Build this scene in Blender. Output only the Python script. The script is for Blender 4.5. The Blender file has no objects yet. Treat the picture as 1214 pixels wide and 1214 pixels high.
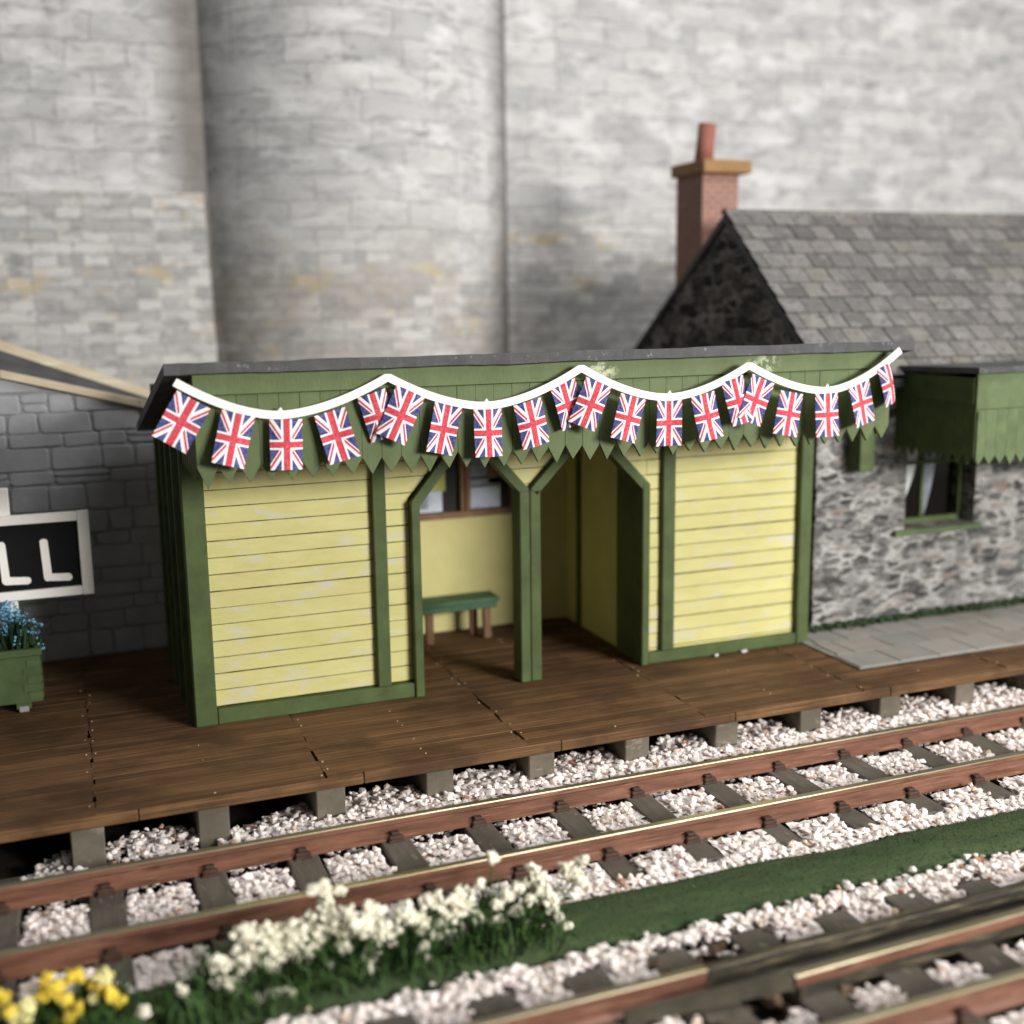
import bpy, math, random
from mathutils import Vector, Matrix, noise
import numpy as np
random.seed(11); RNG = np.random.default_rng(5)
sc = bpy.context.scene
col = sc.collection
R = math.radians
cos_, sin_ = math.cos, math.sin

# ------------------------------------------------------------------ material helpers
class NT:
    def __init__(s, name):
        s.m = bpy.data.materials.new(name); s.m.use_nodes = True
        s.t = s.m.node_tree; s.b = s.t.nodes['Principled BSDF']
    def n(s, typ, ins=None, **props):
        nd = s.t.nodes.new(typ)
        for k, v in props.items(): setattr(nd, k, v)
        for k, v in (ins or {}).items(): s.set(nd.inputs[k], v)
        return nd
    def set(s, sock, v):
        if isinstance(v, bpy.types.NodeSocket): s.t.links.new(v, sock)
        else:
            if hasattr(sock, 'default_value') and isinstance(v, tuple) and len(v) == 3 and sock.type == 'RGBA': v = (*v, 1)
            sock.default_value = v
    def math(s, op, a, b=0.0, c=None, clamp=False):
        nd = s.n('ShaderNodeMath', operation=op, use_clamp=clamp)
        s.set(nd.inputs[0], a); s.set(nd.inputs[1], b)
        if c is not None: s.set(nd.inputs[2], c)
        return nd.outputs[0]
    def mix(s, f, a, b, blend='MIX'):
        nd = s.n('ShaderNodeMix', data_type='RGBA', blend_type=blend)
        s.set(nd.inputs['Factor'], f); s.set(nd.inputs[6], a); s.set(nd.inputs[7], b)
        return nd.outputs[2]
    def obj(s): return s.n('ShaderNodeTexCoord').outputs['Object']
    def uv(s): return s.n('ShaderNodeTexCoord').outputs['UV']
    def rnd(s): return s.n('ShaderNodeNewGeometry').outputs['Random Per Island']
    def map(s, v, scale=(1, 1, 1), loc=(0, 0, 0), rot=(0, 0, 0)):
        return s.n('ShaderNodeMapping', {'Vector': v, 'Scale': scale, 'Location': loc, 'Rotation': rot}).outputs[0]
    def noise(s, v, scale, detail=4, rough=.55, dist=0):
        return s.n('ShaderNodeTexNoise', {'Vector': v, 'Scale': scale, 'Detail': detail, 'Roughness': rough, 'Distortion': dist}).outputs
    def ramp(s, f, stops, interp='LINEAR'):
        nd = s.n('ShaderNodeValToRGB', {'Fac': f}); cr = nd.color_ramp; cr.interpolation = interp
        while len(cr.elements) < len(stops): cr.elements.new(.5)
        for e, (p, c) in zip(cr.elements, stops):
            e.position = p; e.color = (c, c, c, 1) if isinstance(c, (int, float)) else (*c, 1)
        return nd.outputs[0]
    def step(s, f, lo, hi):
        nd = s.n('ShaderNodeMapRange', {'Value': f, 'From Min': lo, 'From Max': hi, 'To Min': 0.0, 'To Max': 1.0}); nd.clamp = True
        return nd.outputs[0]
    def bump(s, h, strength=.4, dist=.02):
        nd = s.n('ShaderNodeBump', {'Height': h, 'Strength': strength, 'Distance': dist}); s.set(s.b.inputs['Normal'], nd.outputs[0])
    def out(s, color, rough=.7, spec=.3, metal=0.0):
        s.set(s.b.inputs['Base Color'], color); s.set(s.b.inputs['Roughness'], rough)
        s.set(s.b.inputs['Specular IOR Level'], spec); s.set(s.b.inputs['Metallic'], metal)
        return s.m
    def offs(s, v, amt=40.0):   # shift a texture per island so pieces never repeat
        r = s.rnd(); c = s.n('ShaderNodeCombineXYZ', {'X': s.math('MULTIPLY', r, amt), 'Y': s.math('MULTIPLY', r, amt * 1.7), 'Z': s.math('MULTIPLY', r, amt * .6)}).outputs[0]
        return s.n('ShaderNodeVectorMath', {0: v, 1: c}, operation='ADD').outputs[0]

def m_paint(name, c, worn, rough=.62, wear=.06, var=.25, bump=.25):
    t = NT(name); o = t.offs(t.obj())
    a = t.noise(o, 5, 5, .6)[0]; g = t.noise(t.map(o, (150, 150, 150)), 1, 3, .6)[0]
    k = t.mix(t.ramp(a, [(.3, 0), (.7, 1)]), tuple(x * (1 - var) for x in c), tuple(x * (1 + var) for x in c))
    w = t.noise(o, 14, 6, .7)[0]
    k = t.mix(t.step(w, .72 - wear, .78 - wear * .6), k, worn)
    t.bump(g, bump, .01)
    return t.out(k, rough, .3)

def m_yellow():
    t = NT('yellow_boards'); o = t.offs(t.obj(), 13); o0 = t.obj()
    a = t.noise(t.map(o, (2, 2, 6)), 1.5, 5, .6)[0]
    k = t.mix(t.ramp(a, [(.3, 0), (.7, 1)]), (.545, .51, .20), (.64, .61, .27))
    k = t.mix(t.math('MULTIPLY', t.rnd(), .35), k, (.54, .51, .21))
    p = t.noise(t.map(o, (3.2, 3.2, 9)), 1, 6, .68)[0]          # patches where the paint went thin and grey
    k = t.mix(t.math('MULTIPLY', t.step(p, .55, .66), .85), k, (.56, .545, .45))
    s = t.noise(t.map(o0, (90, 90, 140)), 1, 2, .5)[0]
    k = t.mix(t.step(s, .74, .80), k, (.80, .78, .60))
    d = t.noise(t.map(o, (30, 30, 30)), 1, 4, .7)[0]
    k = t.mix(t.math('MULTIPLY', t.step(d, .70, .78), .5), k, (.30, .26, .12))
    t.bump(t.noise(t.map(o, (18, 18, 45)), 1, 5, .65)[0], .3, .012)
    return t.out(k, .55, .35)

def m_wood(name, a, b, dark, sx=1.5, sy=40, rough=.6, tint=.5, spec=.3):
    t = NT(name); o = t.offs(t.obj())
    g = t.noise(t.map(o, (sx, sy, sy)), 1, 6, .65, .4)[0]
    k = t.mix(t.ramp(g, [(.3, 0), (.68, 1)]), a, b)
    k = t.mix(t.math('MULTIPLY', t.rnd(), tint), k, dark)
    big = t.noise(t.map(t.obj(), (.9, 1.3, 1)), 1.2, 5, .6)[0]
    k = t.mix(t.math('MULTIPLY', t.step(big, .46, .60), .75), k, dark)
    l = t.noise(t.map(o, (sx * .7, sy * 2.2, sy)), 1, 3, .6)[0]
    k = t.mix(t.math('MULTIPLY', t.step(l, .62, .70), .35), k, tuple(min(1, x * 2.1) for x in b))
    t.bump(g, .35, .012)
    return t.out(k, rough, spec)

def m_plain(name, c, rough=.7, var=.15, scale=8, spec=.3, bump=.15, metal=0.0):
    t = NT(name); o = t.obj(); a = t.noise(o, scale, 5, .6)[0]
    k = t.mix(t.ramp(a, [(.3, 0), (.7, 1)]), tuple(x * (1 - var) for x in c), tuple(min(1, x * (1 + var)) for x in c))
    t.bump(t.noise(o, scale * 8, 3, .6)[0], bump, .008)
    return t.out(k, rough, spec, metal)

def m_flag():
    t = NT('printed_flag'); sep = t.n('ShaderNodeSeparateXYZ', {0: t.uv()}).outputs
    x = t.math('MULTIPLY', t.math('SUBTRACT', sep[0], .5), 30.0)      # short side 30, long side 50
    y = t.math('MULTIPLY', t.math('SUBTRACT', sep[1], .5), 50.0)
    ax, ay = t.math('ABSOLUTE', x), t.math('ABSOLUTE', y)
    L = math.hypot(30, 50)
    d1 = t.math('DIVIDE', t.math('SUBTRACT', t.math('MULTIPLY', x, 50.0), t.math('MULTIPLY', y, 30.0)), L)
    d2 = t.math('DIVIDE', t.math('ADD', t.math('MULTIPLY', x, 50.0), t.math('MULTIPLY', y, 30.0)), L)
    lt = lambda v, w: t.math('LESS_THAN', v, w)
    white = t.math('MAXIMUM', lt(t.math('ABSOLUTE', d1), 3.0), lt(t.math('ABSOLUTE', d2), 3.0))
    # counterchanged red saltire: each arm lies to one side of its diagonal
    ypos = t.math('GREATER_THAN', y, 0.0)
    def half(d, flip):
        s = t.math('SUBTRACT', t.math('MULTIPLY', ypos, 2.0), 1.0)
        e = t.math('MULTIPLY', t.math('MULTIPLY', d, s), flip)
        return t.math('MULTIPLY', t.math('GREATER_THAN', e, 0.0), lt(e, 2.0))
    red = t.math('MAXIMUM', half(d1, 1.0), half(d2, -1.0))
    wc = t.math('MAXIMUM', lt(ax, 5.0), lt(ay, 5.0)); rc = t.math('MAXIMUM', lt(ax, 3.0), lt(ay, 3.0))
    f = t.noise(t.map(t.obj(), (70, 70, 70)), 1, 3, .6)[0]
    k = t.mix(white, (.030, .036, .165), (.80, .78, .80)); k = t.mix(red, k, (.54, .040, .065))
    k = t.mix(wc, k, (.80, .78, .80)); k = t.mix(rc, k, (.52, .032, .055))
    k = t.mix(t.math('MULTIPLY', t.ramp(f, [(.4, 0), (.75, 1)]), .16), k, (.8, .75, .78))
    return t.out(k, .75, .2)

def m_castle(name, rubble_top, soft=.06, painted_shade=(), warm=.12):
    t = NT(name); uv = t.uv()
    sub = lambda a, b, k: t.n('ShaderNodeVectorMath', {0: a, 1: t.n('ShaderNodeVectorMath', {0: b, 3: k}, operation='SCALE').outputs[0]}, operation='ADD').outputs[0]
    v = sub(sub(uv, t.noise(uv, 1.3, 3, .5)[1], .15), t.noise(uv, 6, 5, .7)[1], .11)
    br = t.n('ShaderNodeTexBrick', {'Vector': v, 'Color1': (.54, .54, .54), 'Color2': (.41, .413, .418), 'Mortar': (.27, .27, .275), 'Scale': 1.0, 'Mortar Size': .011, 'Mortar Smooth': .7, 'Bias': -.1, 'Brick Width': .66, 'Row Height': .29}, offset=.42, squash=1.4, squash_frequency=3)
    ash = br.outputs[0]
    n1 = t.noise(t.map(uv, (1.1, 2.6, 1)), 1.7, 9, .72, .6)[0]
    ash = t.mix(t.math('MULTIPLY', t.step(n1, .47, .66), .7), ash, (.25, .252, .256))
    n1b = t.noise(t.map(uv, (.8, 1.7, 1), (7, 3, 0)), 1.8, 8, .68)[0]
    ash = t.mix(t.math('MULTIPLY', t.step(n1b, .50, .64), .85), ash, (.65, .655, .66))
    st = t.noise(t.map(v, (1.3, 12, 1)), 1.5, 6, .72)[0]          # thin dark bed joints and cracks
    ash = t.mix(t.math('MULTIPLY', t.step(st, .585, .66), .75), ash, (.17, .17, .172))
    s2 = t.noise(t.map(v, (2.6, 6, 1), (2, 9, 0)), 1.6, 6, .75)[0]
    ash = t.mix(t.math('MULTIPLY', t.step(s2, .60, .68), .7), ash, (.19, .19, .20))
    vr = sub(sub(uv, t.noise(uv, 3.1, 3, .6)[1], .11), t.noise(uv, 11, 4, .65)[1], .06)
    rb = t.n('ShaderNodeTexBrick', {'Vector': vr, 'Color1': (.55, .55, .545), 'Color2': (.28, .285, .29), 'Mortar': (.25, .25, .245), 'Scale': 1.0, 'Mortar Size': .013, 'Mortar Smooth': 1.0, 'Bias': -.2, 'Brick Width': .27, 'Row Height': .125}, offset=.37, squash=1.6, squash_frequency=2)
    rub = rb.outputs[0]
    n2 = t.noise(t.map(uv, (2.2, 4.4, 1)), 1.6, 8, .7)[0]
    rub = t.mix(t.math('MULTIPLY', t.step(n2, .50, .66), .75), rub, (.20, .20, .195))
    n3 = t.noise(t.map(uv, (2.4, 4.0, 1), (5, 8, 0)), 1.7, 7, .7)[0]
    rub = t.mix(t.math('MULTIPLY', t.step(n3, .52, .66), .75), rub, (.58, .575, .555))
    li2 = t.noise(t.map(uv, (.7, 1.1, 1), (1.3, 6.2, 0)), 1.1, 4, .6)[0]
    rub = t.mix(t.math('MULTIPLY', t.step(li2, .40, .62), warm), rub, (.35, .305, .26))
    li = t.noise(t.map(uv, (1, 1.7, 1), (3.3, 1.2, 0)), 1.5, 6, .66)[0]
    rub = t.mix(t.math('MULTIPLY', t.step(li, .57, .68), .6), rub, (.50, .39, .17))
    sx = t.n('ShaderNodeSeparateXYZ', {0: uv}).outputs
    e = t.math('ADD', sx[1], t.math('MULTIPLY', t.math('SUBTRACT', n2, .5), .9))
    k = t.mix(t.step(e, rubble_top - soft, rubble_top + soft), rub, ash)
    for (a, b_, shade_col) in painted_shade:            # vertical bands of shadow beside the tower, painted into the stone colour
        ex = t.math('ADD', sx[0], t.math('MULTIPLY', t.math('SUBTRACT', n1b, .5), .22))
        k = t.mix(t.math('MULTIPLY', t.step(ex, a, b_), .75), k, shade_col)
    t.bump(n1, .2, .02)
    return t.out(k, .85, .15)

def m_rubble(name, dark, mid, light, warm, bw, rh, ms, keep=.5):
    t = NT(name); uv = t.uv()
    sub = lambda a, b, k: t.n('ShaderNodeVectorMath', {0: a, 1: t.n('ShaderNodeVectorMath', {0: b, 3: k}, operation='SCALE').outputs[0]}, operation='ADD').outputs[0]
    v = t.map(uv, (1 / bw, 1 / rh, 1))
    v = sub(sub(v, t.noise(uv, 1.1 / bw, 3, .6)[1], .9), t.noise(uv, 2.2 / rh, 4, .7)[1], .38)
    vo = t.n('ShaderNodeTexVoronoi', {'Vector': v, 'Scale': 1.0, 'Randomness': .85}); ed = t.n('ShaderNodeTexVoronoi', {'Vector': v, 'Scale': 1.0, 'Randomness': .85}, feature='DISTANCE_TO_EDGE')
    c = t.n('ShaderNodeSeparateColor', {0: vo.outputs['Color']}).outputs
    k = t.ramp(c[0], [(0, dark), (.35, t_mid(dark, mid)), (.6, mid), (.85, t_mid(mid, light)), (1, warm)])
    n2 = t.noise(t.map(uv, (1.2 / bw, 1.4 / rh, 1)), 1.6, 7, .72)[0]
    k = t.mix(t.math('MULTIPLY', t.step(n2, .52, .66), .65), k, dark)
    n3 = t.noise(t.map(uv, (1.0 / bw, 1.5 / rh, 1), (6, 2, 0)), 1.5, 7, .72)[0]
    k = t.mix(t.math('MULTIPLY', t.step(n3, .54, .66), .55), k, light)
    pm = t.noise(t.map(uv, (.9 / bw, .7 / rh, 1), (3, 3, 3)), .8, 6, .7)[0]
    mk = t.math('MULTIPLY', t.math('SUBTRACT', 1.0, t.step(ed.outputs['Distance'], ms * .3, ms * 2.2)), t.step(pm, keep - .12, keep + .08))
    k = t.mix(mk, k, light)
    mk2 = t.math('MULTIPLY', t.math('SUBTRACT', 1.0, t.step(ed.outputs['Distance'], .0, ms)), t.step(pm, keep + .02, keep - .12))
    k = t.mix(t.math('MULTIPLY', mk2, .8), k, t_mid(dark, (0, 0, 0)))
    t.bump(t.step(ed.outputs['Distance'], 0, .25), .35, .015)
    return t.out(k, .85, .15)
def t_mid(a, b): return tuple((x + y) / 2 for x, y in zip(a, b))

def m_brick():
    t = NT('red_brick'); u = t.uv()
    br = t.n('ShaderNodeTexBrick', {'Vector': u, 'Color1': (.25, .115, .085), 'Color2': (.19, .085, .065), 'Mortar': (.30, .225, .19), 'Scale': 1.0, 'Mortar Size': .010, 'Mortar Smooth': .4, 'Brick Width': .15, 'Row Height': .055})
    n = t.noise(u, 6, 5, .6)[0]
    k = t.mix(t.math('MULTIPLY', t.ramp(n, [(.35, 0), (.7, 1)]), .45), br.outputs[0], (.36, .21, .165))
    t.bump(br.outputs['Fac'], .2, .01); return t.out(k, .8, .2)

def m_slate():
    t = NT('roof_slates'); o = t.offs(t.obj(), 9); r = t.rnd()
    k = t.ramp(r, [(0, (.095, .092, .090)), (.3, (.115, .110, .107)), (.6, (.138, .132, .129)), (.85, (.175, .168, .162)), (1, (.15, .142, .122))])
    n = t.noise(o, 7, 6, .7)[0]
    k = t.mix(t.math('MULTIPLY', t.step(n, .52, .66), .5), k, (.27, .265, .26))
    d = t.noise(o, 15, 5, .72)[0]
    k = t.mix(t.math('MULTIPLY', t.step(d, .54, .62), .75), k, (.06, .055, .058))
    y = t.noise(t.map(o, (1, 1, 1), (5, 5, 5)), 5, 4, .6)[0]
    k = t.mix(t.math('MULTIPLY', t.step(y, .66, .74), .35), k, (.27, .25, .18))
    t.bump(n, .3, .01); return t.out(k, .75, .3)

def m_ballast():
    t = NT('white_chippings'); o = t.offs(t.obj(), 30); r = t.rnd()
    k = t.ramp(r, [(0, (.80, .71, .665)), (.45, (.88, .795, .755)), (.8, (.92, .855, .82)), (.955, (.80, .73, .66)), (.982, (.66, .48, .36)), (.992, (.42, .18, .10)), (1, (.30, .27, .24))])
    n = t.noise(o, 14, 4, .6)[0]
    k = t.mix(t.math('MULTIPLY', t.step(n, .58, .74), .22), k, (.68, .58, .51))
    t.set(t.b.inputs['Subsurface Weight'], .35); t.set(t.b.inputs['Subsurface Radius'], (1.0, .85, .75)); t.set(t.b.inputs['Subsurface Scale'], .03)
    return t.out(k, .5, .4)

def m_pavers():
    t = NT('paving_slabs'); o = t.offs(t.obj(), 9)
    k = t.ramp(t.rnd(), [(0, (.19, .195, .18)), (.35, (.245, .22, .195)), (.7, (.20, .205, .19)), (1, (.275, .26, .235))])
    n = t.noise(o, 5, 6, .6)[0]
    k = t.mix(t.math('MULTIPLY', t.ramp(n, [(.3, 0), (.7, 1)]), .5), k, (.33, .31, .28))
    t.bump(t.noise(o, 30, 3)[0], .15, .01); return t.out(k, .9, .1)

def m_verge():
    t = NT('green_flock'); o = t.obj()
    a = t.noise(t.map(o, (1.4, 7, 1)), 2, 6, .65)[0]; f = t.noise(t.map(o, (30, 90, 60)), 1, 4, .7)[0]
    k = t.mix(t.ramp(a, [(.3, 0), (.7, 1)]), (.034, .058, .025), (.066, .098, .043))
    k = t.mix(t.math('MULTIPLY', t.step(f, .55, .75), .5), k, (.07, .11, .05))
    s = t.noise(t.map(o, (60, 60, 60)), 1, 2)[0]
    k = t.mix(t.step(s, .745, .77), k, (.4, .38, .3))
    t.bump(t.math('ADD', f, a), .6, .02); return t.out(k, .85, .15)

def m_fascia():
    t = NT('green_canopy_paint'); o = t.offs(t.obj()); oo = t.obj()
    a = t.noise(t.map(o, (4, 4, 2)), 1.4, 5, .6)[0]
    k = t.mix(t.ramp(a, [(.3, 0), (.7, 1)]), (.082, .112, .044), (.110, .150, .060))
    g = t.noise(t.map(o, (70, 70, 20)), 1, 3, .6)[0]
    k = t.mix(t.math('MULTIPLY', t.step(g, .58, .7), .35), k, (.06, .10, .03))
    n = t.noise(oo, 16, 5, .7)[0]; tot = 0.0
    for cx, cz, r in ((2.86, 2.60, .10), (4.26, 2.61, .085), (2.78, 2.66, .03), (4.12, 2.60, .05)):   # chalky blooms of old glue
        d = t.n('ShaderNodeVectorMath', {0: t.map(oo, (.8, 0, 1.3)), 1: (cx * .8, 0, cz * 1.3)}, operation='DISTANCE').outputs['Value']
        e = t.math('MULTIPLY', t.math('SUBTRACT', 1.0, t.step(d, r * .5, r * 1.25)), t.step(n, .47, .56))
        tot = t.math('MAXIMUM', tot, e)
    k = t.mix(t.math('MULTIPLY', tot, .75), k, (.55, .60, .42))
    t.bump(g, .2, .01); return t.out(k, .6, .3)

M = {}
M['green'] = m_paint('green_gloss', (.070, .100, .034), (.17, .21, .09), .6, .055, .25, .3)
M['fascia'] = m_fascia()
M['pale_green'] = m_paint('cottage_green', (.092, .130, .056), (.17, .22, .10), .6, .02)
M['yellow'] = m_yellow()
M['yellow_in'] = m_plain('yellow_inside', (.56, .52, .23), .65, .08, 3)
def m_gap():
    t = NT('filled_gap'); n = t.noise(t.map(t.obj(), (5, 5, 60)), 1, 5, .7)[0]
    return t.out(t.mix(t.step(n, .46, .60), (.030, .024, .013), (.26, .22, .09)), .9, .1)
M['gap'] = m_gap()
M['deck'] = m_wood('stained_deck', (.064, .031, .014), (.24, .130, .058), (.050, .026, .012), 1.1, 46, .72, .6, .22)
M['nail'] = m_plain('pale_nail', (.42, .33, .22), .5)
M['block'] = m_wood('grey_block', (.12, .105, .08), (.19, .165, .125), (.10, .088, .066), 8, 12, .8, .4)
M['rooffelt'] = m_paint('roofing_felt', (.068, .069, .071), (.24, .25, .26), .6, .12, .3, .5)
M['flag'] = m_flag()
M['card'] = m_plain('white_card', (.86, .84, .80), .6, .03)
M['castle'] = m_castle('castle_stone', 4.15, .10)
M['castle_painted_shade'] = m_castle('painted_shade_castle_stone', 4.15, .10, ((.50, .84, (.15, .13, .115)),))  # painted band stands for the tower's shadow on this wall
M['tower'] = m_castle('tower_stone', 3.75, .5, ((6.75, 7.42, (.11, .105, .10)),), .6)  # shade at the tower's right edge is painted into its colour
M['plinth'] = m_castle('castle_rubble', 9.0)
M['stone_cottage'] = m_rubble('cottage_stone', (.038, .038, .038), (.125, .123, .12), (.40, .395, .385), (.17, .125, .10), .19, .075, .10, .51)
M['gable'] = m_rubble('dark_gable_stone', (.018, .017, .016), (.055, .052, .050), (.30, .285, .27), (.05, .047, .043), .24, .11, .07, .52)
M['embossed'] = m_plain('embossed_grey_stone', (.345, .352, .37), .75, .15, 3, .25, .3)
M['embossed_joint'] = m_plain('grey_joint', (.27, .275, .29), .85, .2, 4)
M['cream'] = m_wood('cream_timber', (.50, .43, .31), (.62, .55, .42), (.44, .37, .26), 2, 20, .7, .3)
M['brick'] = m_brick()
M['ochre'] = m_plain('ochre_cap', (.27, .155, .065), .75, .15, 5)
M['pot'] = m_plain('terracotta', (.26, .10, .075), .75, .15, 6)
M['slate'] = m_slate()
M['ballast'] = m_ballast()
M['earth'] = m_plain('dark_earth', (.045, .038, .030), .95, .4, 6, .1, .6)
M['sleeper'] = m_wood('sleeper_plastic', (.088, .078, .062), (.145, .130, .105), (.065, .057, .046), 24, 3, .55, .4, .35)
M['chair'] = m_plain('rail_chair_rust', (.055, .030, .020), .65, .3, 12)
def m_rust(name, a, b):
    t = NT(name); o = t.obj(); n = t.noise(t.map(o, (2.5, 20, 20)), 1, 6, .65)[0]
    k = t.mix(t.ramp(n, [(.3, 0), (.65, 1)]), a, b)
    l = t.noise(t.map(o, (3, 30, 60)), 1, 3, .6)[0]
    k = t.mix(t.math('MULTIPLY', t.step(l, .6, .68), .55), k, (.42, .24, .16))
    t.bump(n, .2, .008); return t.out(k, .42, .5, .15)
M['rust'] = m_rust('painted_rust', (.095, .041, .026), (.25, .118, .074))
def m_steel():
    t = NT('worn_rail_head'); o = t.obj(); n = t.noise(t.map(o, (.9, 10, 10)), 1, 5, .6)[0]
    k = t.mix(t.ramp(n, [(.35, 0), (.62, 1)]), (.33, .28, .165), (.53, .48, .34))
    return t.out(k, t.ramp(n, [(.3, .42), (.7, .26)]), .5, .85)
M['steel'] = m_steel()
def m_dirty():
    t = NT('blackened_metal'); o = t.obj(); n = t.noise(t.map(o, (2.6, 30, 30)), 1, 6, .7)[0]
    k = t.mix(t.step(n, .50, .68), (.040, .036, .027), (.20, .17, .105))
    t.bump(n, .3, .01); return t.out(k, .5, .4, .3)
M['dirty'] = m_dirty()
M['verge'] = m_verge()
def m_fuzz():
    t = NT('turf_fibre'); k = t.ramp(t.rnd(), [(0, (.036, .062, .026)), (.5, (.050, .080, .034)), (.93, (.072, .104, .046)), (1, (.14, .15, .08))])
    return t.out(k, .8, .15)
M['fuzz'] = m_fuzz()
M['strip'] = m_plain('black_edging', (.045, .045, .05), .7)
M['pavers'] = m_pavers()
M['moss'] = m_plain('moss_fibre', (.030, .052, .022), .9, .5, 20)
M['blade'] = m_plain('grass_blade', (.050, .105, .028), .6, .5, 9)
M['blade_dark'] = m_plain('grass_blade_dark', (.018, .040, .014), .7, .4, 9)
M['blossom'] = m_plain('cream_blossom', (.86, .835, .69), .9, .06, 12)
M['yellow_blossom'] = m_plain('yellow_blossom', (.80, .62, .08), .9, .15, 12)
M['pale_blossom'] = m_plain('pale_yellow_blossom', (.84, .79, .38), .9, .08, 12)
M['blue_blossom'] = m_plain('blue_blossom', (.16, .42, .60), .8, .3, 30)
M['planter'] = m_paint('planter_green', (.060, .092, .034), (.13, .16, .08), .6, .02)
M['black'] = m_plain('sign_black', (.007, .007, .008), .6, .2, 8, .12)
M['bench_top'] = m_paint('bench_green', (.055, .115, .060), (.12, .18, .1), .6, .02)
M['brown'] = m_wood('brown_timber', (.17, .095, .055), (.25, .145, .085), (.13, .07, .04), 10, 10, .65, .3)
M['dark_in'] = m_plain('dark_interior', (.010, .010, .010), .6)
M['paper'] = m_plain('notice_paper', (.56, .61, .72), .7, .18, 7)
M['paper_yellow'] = m_plain('yellow_notice', (.40, .42, .13), .7, .3, 9)
M['paper_dark'] = m_plain('grey_notice', (.27, .30, .35), .7, .3, 9)
M['paper_brown'] = m_plain('brown_notice', (.22, .14, .09), .7, .3, 9)
M['curtain'] = m_plain('white_curtain', (.74, .77, .76), .7, .08, 6)
M['grey_foot'] = m_plain('grey_metal_foot', (.26, .26, .27), .6)
def m_glass():
    t = NT('window_glass'); tr = t.n('ShaderNodeBsdfTransparent'); gl = t.n('ShaderNodeBsdfGlossy', {'Roughness': .05})
    mx = t.n('ShaderNodeMixShader', {0: .07}); t.t.links.new(tr.outputs[0], mx.inputs[1]); t.t.links.new(gl.outputs[0], mx.inputs[2])
    t.t.links.new(mx.outputs[0], t.t.nodes['Material Output'].inputs['Surface']); return t.m
M['glass'] = m_glass()

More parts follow.
